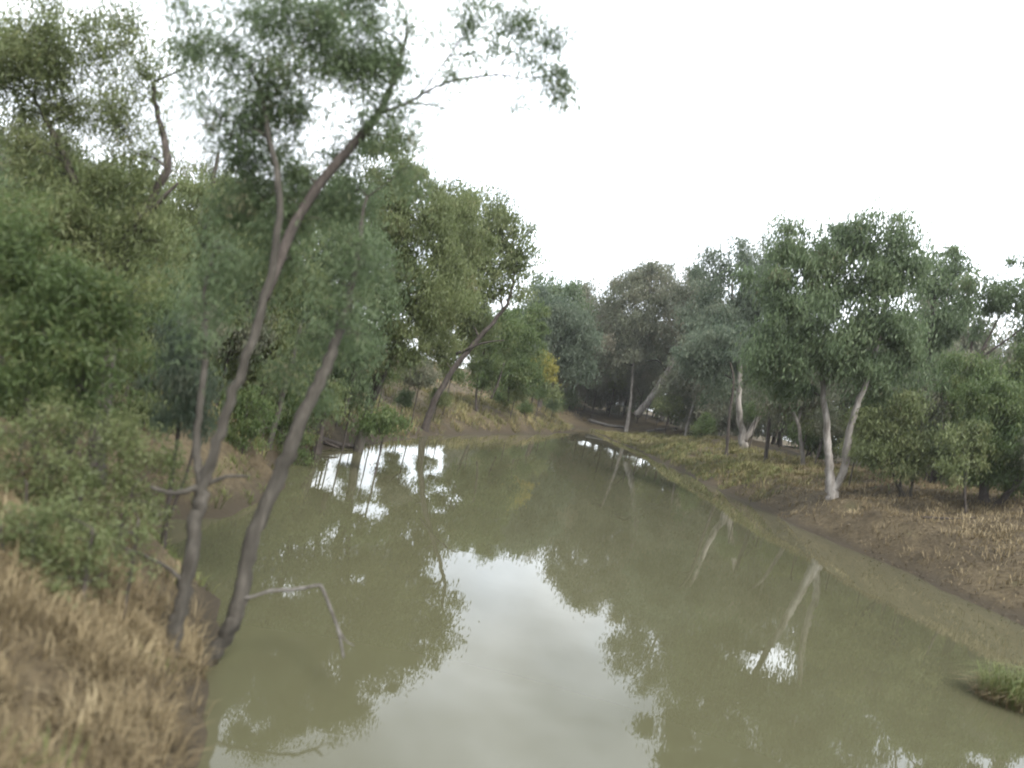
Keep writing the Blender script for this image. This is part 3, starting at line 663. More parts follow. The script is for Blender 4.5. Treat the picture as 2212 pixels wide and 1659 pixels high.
# ================================================================== foreground left
GF = 'saplings in the left foreground'
tree('acacia_tree', 'foreground sapling forking at chest height with a thick limb sweeping right',
     [[(380, 1350, 8.6, .105), (400, 1270, 8.65, .085), (418, 1180, 8.7, .082), (432, 1090, 8.75, .08), (440, 1045, 8.8, .082), (462, 970, 8.8, .062), (492, 880, 8.85, .058), (535, 760, 8.9, .055), (575, 640, 9, .05), (600, 500, 9.1, .043), (590, 330, 9.2, .035), (560, 180, 9.3, .02)],
      [(436, 1050, 8.8, .06), (426, 980, 8.9, .045), (432, 880, 9, .04), (445, 760, 9.1, .035), (440, 640, 9.2, .025), (470, 520, 9.3, .016)],
      [(438, 1050, 8.8, .045), (410, 1058, 8.7, .035), (370, 1066, 8.6, .028), (325, 1052, 8.5, .018)],
      [(440, 1048, 8.8, .03), (490, 1030, 8.8, .022), (540, 1028, 8.8, .012)],
      [(402, 1262, 8.65, .03), (360, 1225, 8.6, .022), (300, 1195, 8.5, .015), (255, 1180, 8.4, .008)]],
     [(580, 60, 70, 60, 9.3, .7), (655, 90, 60, 60, 9.2, .8), (560, 190, 60, 45, 9.3, .9), (480, 260, 50, 40, 9.4, .6), (560, 420, 60, 45, 9.9, .8), (640, 480, 55, 45, 10, .7), (610, 560, 60, 45, 10, .6), (625, 230, 55, 55, 9.9, .9), (540, 330, 60, 50, 9.9, .8), (630, 370, 50, 50, 10, .7), (510, 110, 45, 45, 9.4, .5), (690, 20, 45, 40, 9.2, .6), (440, 90, 50, 40, 9.5, .45), (400, 40, 50, 40, 9.5, .45), (480, 600, 50, 45, 10, .6), (510, 450, 50, 36, 10, .6), (430, 180, 40, 24, 9.5, .3), (452, 640, 42, 36, 9.1, .55), (470, 540, 45, 36, 9.2, .6), (430, 740, 36, 30, 9.0, .4),
      (800, 60, 70, 60, 9.9, .75), (745, 130, 60, 50, 9.8, .8), (835, 130, 45, 45, 9.9, .7), (790, 0, 70, 40, 9.9, .6), (810, 250, 40, 40, 9.9, .55), (865, 300, 36, 36, 9.8, .6),
      (985, 75, 40, 26, 10.2, .45), (1040, 20, 45, 26, 10.3, .75), (1110, 20, 45, 26, 10.4, .65), (1160, 45, 40, 26, 10.5, .6), (1215, 70, 24, 16, 10.5, .6), (1090, 90, 45, 24, 10.4, .4), (985, 165, 32, 16, 10.2, .7), (945, 205, 24, 10, 10.1, .6), (900, 225, 24, 18, 10, .6), (1222, 150, 34, 24, 10.5, .9), (1215, 205, 28, 18, 10.5, .8), (1130, 218, 12, 15, 10.4, .9), (1044, 275, 9, 11, 10.3, .8), (1150, 110, 30, 16, 10.5, .35), (1010, 120, 30, 20, 10.3, .35)],
     B_GREY, M_GUM, 61, leaf=(.115, .018), K=1.05, clump=.30, group=GF, fine=1.7, grow=1.7, KM=2.1, droop=.55, twigs=1.8, twig_bark=B_DARK,
     extra=[[(572, 648, 9.0, .045), (600, 575, 9.2, .055), (622, 515, 9.4, .06), (648, 462, 9.6, .06), (700, 385, 9.7, .062), (760, 315, 9.8, .06), (815, 250, 9.9, .055), (842, 195, 9.9, .04), (865, 130, 10, .025), (880, 60, 10, .015)],
            [(820, 245, 9.9, .03), (880, 222, 10, .02), (960, 180, 10.2, .016), (1070, 162, 10.4, .013), (1120, 168, 10.4, .009), (1190, 165, 10.5, .006)],
            [(1070, 162, 10.4, .008), (1100, 110, 10.4, .006), (1150, 60, 10.5, .004)], [(900, 215, 10, .012), (985, 100, 10.2, .009), (1030, 30, 10.3, .006)],
            [(1185, 165, 10.5, .005), (1215, 190, 10.5, .004)], [(1110, 167, 10.4, .004), (1130, 205, 10.4, .003)]])
tree('acacia_tree', 'foreground sapling nearest the water leaning right from a curved foot',
     [[(468, 1345, 9.1, .10), (505, 1300, 9.1, .095), (528, 1255, 9.1, .10), (540, 1180, 9.15, .092), (565, 1095, 9.2, .088), (608, 1000, 9.3, .088), (650, 905, 9.4, .088), (690, 815, 9.5, .078), (725, 740, 9.6, .065), (755, 640, 9.7, .048), (775, 540, 9.8, .032), (790, 430, 9.8, .016)]],
     [(740, 330, 50, 40, 10.5, .6), (880, 360, 34, 26, 9.8, .5), (760, 420, 50, 40, 10.5, .55), (690, 430, 45, 40, 10.5, .5), (845, 200, 30, 26, 9.9, .5), (750, 520, 55, 40, 9.5, .5), (800, 580, 50, 40, 10.5, .5), (745, 640, 55, 36, 9.5, .5), (690, 730, 45, 36, 10.5, .45), (770, 720, 45, 36, 10.5, .45), (640, 790, 45, 30, 10.5, .4), (700, 860, 40, 30, 10.5, .4)],
     B_GREY, M_GUM, 62, leaf=(.115, .018), K=1.05, clump=.30, group=GF, fine=1.7, grow=1.7, KM=2.1, droop=.55, twigs=1.8, twig_bark=B_DARK)
tree('acacia_tree', 'large leafy tree spreading over the upper left corner',
     [[(215, 1000, 13.5, .16), (225, 850, 13.5, .14), (235, 720, 13.5, .13), (250, 600, 13.5, .12), (270, 525, 13.5, .11), (315, 455, 13.5, .09), (360, 360, 13.5, .07), (345, 270, 13.5, .05), (330, 180, 13.5, .03)],
      [(248, 610, 13.5, .09), (215, 540, 13.4, .085), (175, 430, 13.3, .07), (130, 320, 13.2, .055), (85, 235, 13.2, .035)],
      [(238, 560, 13.5, .07), (170, 520, 13.3, .05), (110, 490, 13.2, .03)],
      [(290, 490, 13.5, .05), (340, 440, 13.4, .04), (385, 395, 13.4, .02)]],
     [(90, 70, 90, 65, 13, .95), (190, 70, 45, 50, 13.2, .8), (30, 160, 60, 60, 13, .9), (110, 150, 60, 40, 13, .7), (300, 60, 60, 40, 13.5, .4), (310, 165, 45, 36, 13.5, .5), (250, 260, 60, 50, 13.5, .75), (290, 330, 50, 45, 13.5, .7), (110, 240, 45, 36, 13.2, .4), (60, 320, 65, 50, 13, .8), (190, 390, 65, 50, 13.3, .8), (80, 430, 75, 50, 13, .9), (270, 430, 55, 45, 13.5, .7), (170, 500, 80, 50, 13.2, .9), (330, 520, 65, 50, 13.6, .8), (60, 540, 75, 50, 13, 1), (200, 600, 80, 50, 13.4, .9), (430, 130, 40, 30, 13.6, .35)],
     B_DARK, M_OLIVE, 63, leaf=(.135, .024), K=1.05, clump=.40, group=GF, fine=1.7, grow=1.7, KM=2.1, droop=.55, twigs=1.8)
tree('acacia_tree', 'bright green tree filling the left edge below the corner canopy',
     [[(75, 1200, 9.8, .10), (100, 1110, 9.8, .085), (135, 1020, 9.8, .075), (165, 900, 9.8, .06), (175, 780, 9.8, .04)],
      [(110, 1085, 9.8, .06), (80, 980, 9.6, .05), (60, 860, 9.5, .03)]],
     [(40, 480, 60, 50, 9.5, .6), (50, 600, 80, 55, 9.5, .8), (150, 660, 80, 55, 9.8, .8), (60, 720, 85, 50, 9.5, .85), (180, 760, 80, 50, 9.8, .8), (50, 820, 70, 36, 9.5, .6), (140, 580, 60, 40, 9.7, .6), (280, 640, 60, 45, 10, .6), (160, 860, 60, 36, 9.8, .5)],
     B_DARK, M_GREEN, 64, leaf=(.11, .022), K=1.4, clump=.26, group=GF, fine=1.6, grow=1.7, KM=2.1, droop=.5, twigs=1.8)
tree('bush', 'blue green bush just left of the forked foreground sapling',
     [[(360, 1150, 11.5, .04), (370, 1050, 11.5, .035), (385, 930, 11.5, .03), (395, 800, 11.5, .02)], [(365, 1120, 11.5, .025), (410, 1000, 11.5, .02), (430, 880, 11.5, .012)]],
     [(385, 730, 45, 40, 11.5, .8), (400, 810, 50, 45, 11.5, .9), (375, 890, 50, 40, 11.5, .8), (430, 870, 40, 36, 11.5, .7), (350, 800, 40, 36, 11.5, .6)],
     B_DARK, M_GUMB, 65, leaf=(.1, .026), K=1.5, clump=.22, cat='bush', grow=1.3, KM=2.2)
tree('bush', 'tangled olive bush at the left edge above the dry grass slope',
     [[(150, 1210, 8.8, .04), (160, 1130, 8.8, .03), (180, 1050, 8.8, .02)], [(40, 1220, 8.6, .035), (50, 1120, 8.6, .025), (60, 1040, 8.6, .015)], [(250, 1190, 9.4, .03), (270, 1110, 9.4, .02), (290, 1050, 9.4, .012)]],
     [(60, 940, 75, 36, 8.8, .7), (50, 1030, 75, 45, 8.7, .8), (170, 1010, 75, 40, 8.9, .75), (130, 1090, 80, 36, 8.8, .7), (260, 1040, 60, 45, 9.4, .7), (300, 960, 60, 40, 9.6, .6), (30, 1120, 60, 36, 8.6, .7), (230, 930, 60, 40, 9.3, .6), (330, 1090, 40, 26, 9.3, .5), (360, 1000, 50, 36, 9.7, .5), (120, 880, 60, 30, 9, .6)],
     B_DARK, M_OLIVE, 66, leaf=(.075, .02), K=.95, clump=.19, cat='bush', droop=.4, twigs=1.4, grow=1.3, KM=2.2)
tree('bush', 'dark low bush along the top edge of the dry grass at the left edge',
     [[(60, 1290, 7.4, .03), (65, 1230, 7.4, .022), (70, 1150, 7.4, .012)], [(180, 1290, 7.6, .03), (190, 1220, 7.6, .02), (200, 1140, 7.6, .012)], [(20, 1290, 7.2, .02), (10, 1220, 7.2, .015), (0, 1130, 7.2, .01)], [(280, 1270, 8, .02), (290, 1200, 8, .015), (300, 1120, 8, .01)]],
     [(40, 1130, 70, 40, 7.4, .9), (150, 1120, 70, 40, 7.6, .9), (60, 1200, 75, 36, 7.4, .9), (180, 1190, 65, 36, 7.6, .8), (280, 1130, 50, 36, 8, .6), (290, 1200, 45, 26, 8, .5), (20, 1250, 50, 20, 7.2, .6), (130, 1250, 60, 20, 7.4, .6), (220, 1240, 40, 16, 7.8, .4)],
     B_DARK, M_OLIVE, 68, leaf=(.07, .018), K=.9, clump=.18, cat='bush', droop=.35, twigs=1.8, grow=1.25, KM=2.2)
tree('bush', 'low green bush on the mud between the two foreground saplings and the water',
     [[(520, 990, 19.5, .03), (525, 940, 19.5, .025), (535, 890, 19.5, .015)]],
     [(530, 870, 45, 36, 19.5, .6), (560, 920, 45, 36, 19.5, .6), (500, 940, 40, 30, 19.5, .5), (640, 960, 36, 30, 24.5, .6)],
     B_DARK, M_GREEN, 67, leaf=(.1, .028), K=1.4, clump=.25, cat='bush', grow=1.3, KM=2.2)

# thicket behind the foreground
tree('acacia_tree', 'dense olive tree behind the left edge bushes',
     [[(150, 1080, 16, .12), (165, 960, 16, .11), (190, 830, 16, .09), (210, 700, 16, .06)], [(160, 1000, 16, .08), (110, 880, 16, .06), (80, 760, 16, .04)]],
     [(60, 620, 75, 50, 16), (180, 640, 75, 50, 16), (60, 720, 80, 50, 16), (190, 740, 80, 50, 16), (300, 760, 65, 50, 16.5), (80, 830, 80, 45, 16), (210, 850, 75, 45, 16), (320, 870, 60, 45, 16.5), (130, 930, 80, 40, 16, .8), (270, 950, 60, 36, 16.5, .7)],
     B_DARK, M_OLIVE, 71, leaf=(.13, .036), K=1.7, clump=.36, group=GL, grow=1.25, KM=1.6)
tree('gum_tree', 'dull brown gum behind the thicket, hidden low between thin stems',
     [[(500, 890, 36, .2), (510, 800, 36, .17), (525, 690, 36, .13), (540, 600, 36, .08)]],
     [(520, 480, 75, 50, 36, .8), (470, 560, 75, 50, 36), (560, 600, 75, 50, 36), (480, 660, 80, 50, 36), (580, 700, 75, 50, 36), (510, 760, 75, 45, 36), (620, 780, 65, 36, 36, .8), (440, 740, 60, 45, 36)],
     B_DARK, M_DULL, 72, leaf=(.2, .055), K=1.7, clump=.6, group=GL, grow=1.25, KM=1.6)
tree('gum_tree', 'grey green gum at the back of the thicket under the upper left canopy',
     [[(290, 900, 30, .2), (300, 800, 30, .17), (320, 660, 30, .14), (330, 540, 30, .08)]],
     [(300, 420, 80, 50, 30, .7), (220, 480, 80, 55, 30), (340, 520, 80, 55, 30), (240, 590, 85, 55, 30), (350, 640, 80, 50, 30), (260, 700, 85, 50, 30), (360, 750, 75, 45, 30), (270, 800, 70, 40, 30, .8)],
     B_DARK, M_GUM, 73, leaf=(.18, .05), K=1.7, clump=.55, group=GL, grow=1.25, KM=1.6)
tree('gum_tree', 'shadowy gum at the left edge far behind the bright green tree',
     [[(60, 850, 26, .2), (70, 740, 26, .17), (80, 620, 26, .13), (90, 520, 26, .08)]],
     [(70, 380, 80, 50, 26, .7), (20, 460, 80, 55, 26), (130, 480, 80, 55, 26), (50, 570, 85, 55, 26), (150, 600, 80, 50, 26), (60, 680, 85, 50, 26), (170, 710, 75, 45, 26)],
     B_DARK, M_GUM, 74, leaf=(.17, .048), K=1.7, clump=.5, group=GL, grow=1.25, KM=1.5)

# copies that close the background (they share the meshes of the trees above)
rc = random.Random(4)
def put(src, x, y, s, label, group):
    z = float(height(x, y)) - .05
    return copy_tree(src, (x, y, z), rc.uniform(0, 6.28), s, label, group)
DESC = {}
def where(x, y):
    """words for the labelled tree that stands nearest, and on which side of it the spot lies"""
    best = min(NEAR, key=lambda n: (n[1] - x) ** 2 + (n[2] - y) ** 2)
    dx, dy = x - best[1], y - best[2]
    rel = ('right of' if dx > 0 else 'left of') if abs(dx) > abs(dy) * .6 else ('behind' if dy > 0 else 'in front of')
    return rel + ' ' + best[0]
SHORT = [('tall pale gum with two white', 'the tall forked gum'), ('white gum dividing low', 'the white V gum'), ('distant gum with a thick', 'the slanting far gum'), ('slender dark stemmed', 'the slender dark sapling'),
         ('slender dark straight', 'the straight dark sapling'), ('thin pale gum with a Y', 'the thin Y forked gum'), ('thin crooked pale', 'the crooked pale sapling'), ('dark foliaged gum', 'the dark foliaged gum'),
         ('airy gum with bare', 'the airy bare limbed gum'), ('small bushy gum', 'the small bushy gum'), ('deep green bushy', 'the deep green edge tree'), ('thin dark stemmed tree', 'the thin drooping tree'),
         ('leaning tree on the left', 'the leaning left bank tree'), ('low green tree with thin', 'the low green tree'), ('small yellow leaved', 'the yellow bush tree'), ('high crowned gum', 'the high crowned gum'),
         ('dark multi stemmed', 'the dark multi stemmed gum'), ('upright gum with thin', 'the upright thin stemmed gum'), ('tall gum standing deep', 'the tall thicket gum'), ('rounded blue green', 'the blue green leaning crown'), ('dense olive tree', 'the dense olive tree'), ('large leafy tree', 'the large corner tree')]
NEAR = []
for o_ in list(bpy.data.objects):
    lb = o_.get('label') if o_.parent is None else None
    for k_, w_ in SHORT:
        if lb and lb.startswith(k_): NEAR.append((w_, o_.location.x, o_.location.y))
SEEN = {}
def put_gum(srcs, x, y, s_, group):
    s_ *= rc.uniform(.85, 1.1); lab = None
    for w_ in ('background gum', 'tall background gum', 'farther background gum', 'hazy green background gum', 'partly hidden background gum', 'half seen background gum', 'background gum crown'):
        lab = w_ + ' ' + where(x, y)
        if lab not in SEEN: break
    SEEN[lab] = 1
    put(rc.choice(srcs), x, y, s_, lab, group)
for x, y, s_ in [(31, 62, .72), (38, 70, .8), (27, 88, .75), (34, 98, .8), (43, 58, .75), (36, 50, .6), (27, 108, .85), (36, 120, .9), (25, 126, .9), (16, 134, .85), (48, 80, .9), (44, 45, .65), (52, 66, .8)]:
    put_gum([t_bg, t_bg2, t_far, t_v], x, y, s_, 'background gums behind the right bank')
for x, y, s_ in [(7, 132, .8), (1, 126, .7), (12, 146, .85), (-5, 140, .6), (20, 150, .9)]:
    put_gum([t_bg, t_far], x, y, s_, 'far gums closing the creek')
for x, y, s_ in [(-20, 36, .5), (-26, 44, .6), (-18, 50, .6), (-30, 32, .5), (-24, 62, .7), (-16, 27, .4), (-22, 28, .45), (-34, 50, .7)]:
    put_gum([t_bg, t_bg2], x, y, s_, 'background gums behind the left thicket')
COLW = ['grey green', 'pale green', 'olive', 'dull brown', 'green']
def put_bush(x, y, s_, group):
    k = rc.randrange(len(BUSH)); s_ *= rc.uniform(.8, 1.15)
    for q in range(20):
        lab = '%s%s %s scrub bush %s' % (('', 'dense ', 'rounded ', 'broad ')[q // 5], 'small' if s_ < 1.05 else 'large' if s_ > 1.55 else 'knee high' if s_ < 1.25 else 'medium', COLW[(k + q) % 5], where(x, y))
        if lab not in SEEN: k = (k + q) % 5; break
    dup_ = lab in SEEN; SEEN[lab] = 1
    o_ = put(BUSH[k], x, y, s_, lab.replace('knee high', 'smallish').replace('grey green ' if dup_ else '~', '').replace('medium ' if dup_ else '~', '') + (' by the creek end' if dup_ else ''), group)
    o_.location.z -= .2 * s_
for x, y, s_ in [(21, 46, 1.3), (23.5, 44, 1.5), (25, 50, 1.6), (22, 54, 1.3), (27, 45, 1.6), (29, 52, 1.8), (24, 62, 1.5), (27, 66, 1.8), (23, 72, 1.5), (25, 80, 1.8), (22, 86, 1.6), (24, 94, 2), (21, 101, 1.8), (26, 38, 1.4), (29, 40, 1.6), (24, 35, 1.0), (31, 35, 1.5), (33, 44, 1.9), (28, 60, 2.0), (21, 108, 1.6), (30, 75, 2.2), (35, 55, 2.2),
                 (22, 122, 3), (27, 128, 3.4), (19, 128, 3), (31, 118, 3), (24, 115, 2.4), (20, 118, 2.8), (22, 132, 4), (24, 141, 4), (31.5, 90, 3), (34, 98, 3.5), (34, 61, 3), (39, 69, 3.5), (44, 78, 4), (37, 59, 3), (42, 67, 3.5), (27.5, 70, 2.4), (31, 80, 3), (36, 92, 3.5), (39, 100, 4), (32.5, 60, 2.6), (38, 70, 3.2), (27, 49, 2), (36, 55, 2.6), (42, 65, 3), (31, 48, 2), (24.5, 131, 3.5), (26, 122, 3), (13, 118, 2.5), (16, 121, 3), (9.5, 119, 2.2), (18.5, 123, 3.2), (14, 127, 3.5), (7, 121, 2.4), (12, 122, 3), (33, 60, 2.8), (37, 64, 3), (40, 56, 2.8), (36, 46, 2.2), (41, 72, 3.2), (30, 84, 2.8), (33, 92, 3)]:
    put_bush(x, y, s_, 'scrub on the right bank')
for x, y, s_ in [(-8.5, 23, 1.0), (-9.5, 26, 1.2), (-8, 30, .9), (-10.5, 21, 1.2), (-11, 30, 1.4), (-8.5, 35, 1.0), (-7.5, 40, .9), (-9.8, 38, 1.3), (-12.5, 25, 1.4), (-13, 34, 1.5), (-9, 18.5, 1.0), (-11.5, 17.5, 1.2), (-8.2, 20, .8), (-13.5, 20, 1.4), (-6, 45, .8), (-2.2, 60, .9), (.5, 67, 1.0), (-.8, 70, 1.2), (3, 76, 1.1), (1.5, 83, 1.5), (4.5, 90, 1.4), (5.5, 100, 1.5), (3, 96, 1.8), (-9.4, 15.6, .9), (-8.2, 13.2, .7), (-10.5, 13.5, 1.0),
                 (-8.4, 39, 1.7), (-10, 41, 1.9), (-7.2, 26.5, .8), (-7.0, 33, .8), (-6.2, 38, .8), (-10.5, 34, 1.4), (-11.5, 38, 1.6), (-12, 43, 1.6), (-9.5, 43, 1.2), (-14, 29, 1.7), (-4.4, 49, .8), (-4.2, 53, 1.0), (-6.5, 50, 1.1), (1.8, 72.5, .9), (-14.5, 38, 1.8), (-15, 24, 1.6), (5, 84, 1.0), (2.2, 104, 2.2), (-2, 92, 1.8)]:
    put_bush(x, y, s_, 'scrub on the left bank')

#GRASS
# ------------------------------------------------------------------ grass
def blades(cx, cy, n_per, hgt, spread, wid, rng, arch=.5, tint=(.5, .18)):
    """tussocks of arching blades: two quads each, on the ground"""
    n_c = len(cx)
    ci = np.repeat(np.arange(n_c), n_per); n = len(ci)
    a = rng.uniform(0, 2 * math.pi, n); r = spread * np.sqrt(rng.uniform(0, 1, n))
    x = cx[ci] + r * np.cos(a); y = cy[ci] + r * np.sin(a)
    z = height(x, y)
    ok = z > -0.02
    ci, a, x, y, z = ci[ok], a[ok], x[ok], y[ok], z[ok]; n = len(ci)
    hs = (np.asarray(hgt) * np.ones(n_c))[ci] * rng.uniform(.5, 1.25, n)
    a2 = a + rng.normal(0, .7, n)
    out_ = np.stack((np.cos(a2), np.sin(a2), np.zeros(n)), -1)
    side = np.stack((-np.sin(a2), np.cos(a2), np.zeros(n)), -1) * (wid * rng.uniform(.6, 1.4, n))[:, None] * .5
    lean = rng.uniform(.1, 1.0, n) * arch
    p0 = np.stack((x, y, z - .02), -1)
    p1 = p0 + out_ * (hs * lean * .4)[:, None] + np.array((0, 0, 1.)) * (hs * .62)[:, None]
    p2 = p0 + out_ * (hs * lean * 1.15)[:, None] + np.array((0, 0, 1.)) * (hs * (1.02 - .35 * lean))[:, None]
    v = np.empty((n, 5, 3), np.float32)
    v[:, 0] = p0 - side; v[:, 1] = p0 + side; v[:, 2] = p1 + side * .8; v[:, 3] = p1 - side * .8; v[:, 4] = p2
    base = (np.arange(n) * 5)[:, None]
    loops = np.concatenate((base + np.array((0, 1, 2, 3)), base + np.array((3, 2, 4))), 1)
    cnt = np.tile((4, 3), n)
    tc = np.clip(rng.normal(tint[0], tint[1], n_c), 0, 1)
    t = np.clip(tc[ci] + rng.normal(0, .14, n), 0, 1)
    return v.reshape(-1, 3), cnt, loops.ravel(), np.repeat(t, 2)

def scatter(n, x0, x1, y0, y1, dmin, dmax, rng, thin=None):
    x = rng.uniform(x0, x1, n); y = rng.uniform(y0, y1, n)
    d = sdist(x, y)
    ok = (d > dmin) & (d < dmax)
    if thin is not None: ok &= rng.uniform(0, 1, n) < thin(x, y, d)
    return x[ok], y[ok], d[ok]

def patch(x, y):
    return .5 + .5 * np.sin(.9 * x + 1.3) * np.sin(.31 * y + .4 * np.sin(.7 * x))

rg = np.random.RandomState(77)
x, y, d = scatter(2600, -9, -1.2, 2.2, 12.5, .12, 9, rg, lambda x, y, d: np.clip(1.5 - (y - 7.3) * .5 , .12, 1.0))
v, c, l, t = blades(x, y, 29, rg.uniform(.12, .34, len(x)), .18, .010, rg, arch=1.25, tint=(.5, .2))
tag(mesh_obj('dry_grass', v, c, l, M_STRAW, tint=t), 'straw coloured dry grass tussocks covering the near left slope', 'grass', kind='stuff')

x, y, d = scatter(900, -9, -1.2, 4, 20, .03, 1.0, rg, lambda x, y, d: np.where(y > 11, .8, .25))
v, c, l, t = blades(x, y, 22, rg.uniform(.10, .30, len(x)), .16, .012, rg, arch=.9, tint=(.45, .2))
tag(mesh_obj('green_grass', v, c, l, M_FRESH, tint=t), 'fresh green grass along the near left waterline', 'grass', kind='stuff')

x, y, d = scatter(4200, -14, 9, 20, 105, .5, 7, rg, lambda x, y, d: .35 + .65 * patch(x, y))
v, c, l, t = blades(x, y, 18, rg.uniform(.25, .7, len(x)), .42, .035, rg, arch=.9, tint=(.45, .22))
tag(mesh_obj('bank_grass', v, c, l, M_STRAWG, tint=t), 'olive and straw grass on the far left bank', 'grass', kind='stuff')

x, y, d = scatter(1700, -60, 12, 30, 130, 6, 55, rg, lambda x, y, d: .8)
v, c, l, t = blades(x, y, 14, rg.uniform(.4, .9, len(x)), .7, .06, rg, arch=.8, tint=(.6, .2))
tag(mesh_obj('paddock_grass', v, c, l, M_STRAW, tint=t), 'pale dry paddock grass behind the left bank trees', 'grass', kind='stuff')

x, y, d = scatter(3200, 12, 30, 46, 108, .35, 9, rg, lambda x, y, d: np.clip(1.1 - d / 14, .2, 1))
v, c, l, t = blades(x, y, 18, rg.uniform(.25, .6, len(x)), .45, .04, rg, arch=.9, tint=(.4, .2))
tag(mesh_obj('bank_grass', v, c, l, M_STRAWG, tint=t), 'olive green grass mound on the far right bank', 'grass', kind='stuff')
x, y, d = scatter(900, 14, 22, 50, 80, .3, 4, rg, lambda x, y, d: patch(x * 3, y))
v, c, l, t = blades(x, y, 20, rg.uniform(.2, .45, len(x)), .4, .035, rg, arch=.9, tint=(.5, .2))
tag(mesh_obj('green_grass', v, c, l, M_FRESH, tint=t), 'bright green grass below the white V shaped gum', 'grass', kind='stuff')

x, y, d = scatter(8200, 14, 34, 16, 60, .35, 14, rg, lambda x, y, d: np.clip(d / 3, .4, .95) * (.45 + .55 * patch(x * 1.7, y * 2)))
v, c, l, t = blades(x, y, 12, rg.uniform(.10, .40, len(x)), .40, .024, rg, arch=1.3, tint=(.5, .24))
tag(mesh_obj('dry_grass', v, c, l, M_STRAW, tint=t), 'thin brown dry grass on the near right bank', 'grass', kind='stuff')

# leaf litter, twigs and flood wrack lying on the banks
def litter(n, x0, x1, y0, y1, dmin, dmax, size, rng, thin=None):
    x, y, d = scatter(n, x0, x1, y0, y1, dmin, dmax, rng, thin)
    z = height(x, y) + rng.uniform(.004, .03, len(x))
    n = len(x); a = rng.uniform(0, 6.28, n)
    e = np.stack((np.cos(a), np.sin(a), rng.normal(0, .3, n)), -1); f = np.stack((-np.sin(a), np.cos(a), rng.normal(0, .3, n)), -1)
    ln = (size * rng.uniform(.5, 2.2, n))[:, None]; wd = (size * rng.uniform(.12, .45, n))[:, None]
    p = np.stack((x, y, z), -1)
    v = np.stack((p - e * ln * .5, p + f * wd * .5, p + e * ln * .5, p - f * wd * .5), 1)
    return v.reshape(-1, 3), np.full(n, 4), np.arange(n * 4), np.clip(rng.normal(.45, .25, n), 0, 1)
v, c, l, t = litter(30000, 14, 30, 16, 75, .2, 9, .12, rg)
tag(mesh_obj('leaf_litter', v, c, l, M_LITTER, tint=t), 'brown leaf and bark litter on the right bank', 'leaf litter', kind='stuff')
v, c, l, t = litter(14000, -14, 0, 9, 60, .15, 8, .08, rg)
tag(mesh_obj('leaf_litter', v, c, l, M_LITTER, tint=t), 'reddish leaf litter on the left bank under the thicket', 'leaf litter', kind='stuff')

#SMALL
# ------------------------------------------------------------------ fallen timber and other single things
def log(name, label, pts, mat, seed, cat='branch', group=None, sides=8):
    rng = np.random.RandomState(seed)
    tb = Tubes()
    loc = None
    for s in pts:
        p = np.array([np.append(P(a, b_, D), r) for a, b_, D, r in s])
        c = curve_pts(p, 5)
        if loc is None: loc = tuple(c[0, :3])
        q = c[:, :3].copy(); q[1:-1] += rng.normal(0, .12, (len(q) - 2, 3)) * c[1:-1, 3:4]
        tb.add(q, c[:, 3], sides, rng, .12)
    o = tb.build(name, mat)
    root = Vector(loc)
    me = o.data
    for vtx in me.vertices: vtx.co -= root
    o.location = root
    tag(o, label, cat, group)
    return o
log('dead_branch', 'bent grey dead branch reaching over the water from the curved sapling foot',
    [[(528, 1292, 9.05, .026), (555, 1286, 9.1, .017), (585, 1276, 9.2, .022), (632, 1274, 9.3, .022), (685, 1265, 9.45, .02), (697, 1272, 9.45, .02), (712, 1310, 9.25, .019), (732, 1365, 9.05, .017), (742, 1420, 8.7, .014)],
     [(732, 1360, 9.07, .012), (748, 1385, 9.05, .009), (765, 1395, 9.05, .005)]], B_DRIFT, 1)
def ground_log(name, label, pts, mat, seed, **k):
    """log lying on the ground: (x, y, radius, lift)"""
    rng = np.random.RandomState(seed); tb = Tubes()
    for s in pts:
        p = np.array([(x, y, float(height(x, y)) + r * .6 + lift, r) for x, y, r, lift in s])
        c = curve_pts(p, 5)
        q = c[:, :3].copy(); q[1:-1] += rng.normal(0, .15, (len(q) - 2, 3)) * c[1:-1, 3:4]
        tb.add(q, c[:, 3], 8, rng, .12)
    o = tb.build(name, mat); r0 = Vector(tuple(c[0, :3]))
    for vtx in o.data.vertices: vtx.co -= r0
    o.location = r0
    return tag(o, label, 'log', k.get('group'))
ground_log('fallen_log', 'dark fallen log lying above the waterline on the left bank',
           [[(-7.6, 28.2, .14, 0), (-7.0, 29.4, .13, .05), (-6.3, 30.6, .11, .15), (-5.6, 31.6, .08, .35)], [(-6.9, 29.5, .06, .1), (-6.4, 29.3, .05, .25), (-5.9, 29.4, .03, .4)]], B_DARK, 2)
ground_log('fallen_log', 'pale fallen log on the ground left of the slanting far gum',
           [[(12.5, 116, .28, 0), (15.0, 115, .26, .1), (17.5, 113.6, .2, .05)]], B_DRIFT, 3)
ground_log('fallen_log', 'pale fallen log just right of the slanting far gum',
           [[(20.5, 111, .22, .1), (22.5, 110.5, .2, .1), (24.5, 110, .15, .1)]], B_DRIFT, 4)
ground_log('fallen_log', 'grey fallen branch with side twigs at the right edge of the right bank',
           [[(21.0, 29.5, .07, .02), (22.3, 29.0, .06, .08), (23.6, 28.8, .05, .05), (25, 28.2, .03, .1)], [(22.0, 29.1, .03, .1), (22.6, 28.3, .025, .12), (23.3, 27.8, .015, .1)], [(22.9, 28.9, .03, .1), (23.6, 29.5, .02, .2)]], B_DRIFT, 5)
ground_log('fallen_log', 'thin dark fallen stick on the brown slope of the right bank',
           [[(19.2, 34.5, .05, .02), (20.3, 34.2, .045, .05), (21.5, 34.3, .03, .03)]], B_DARK, 6)

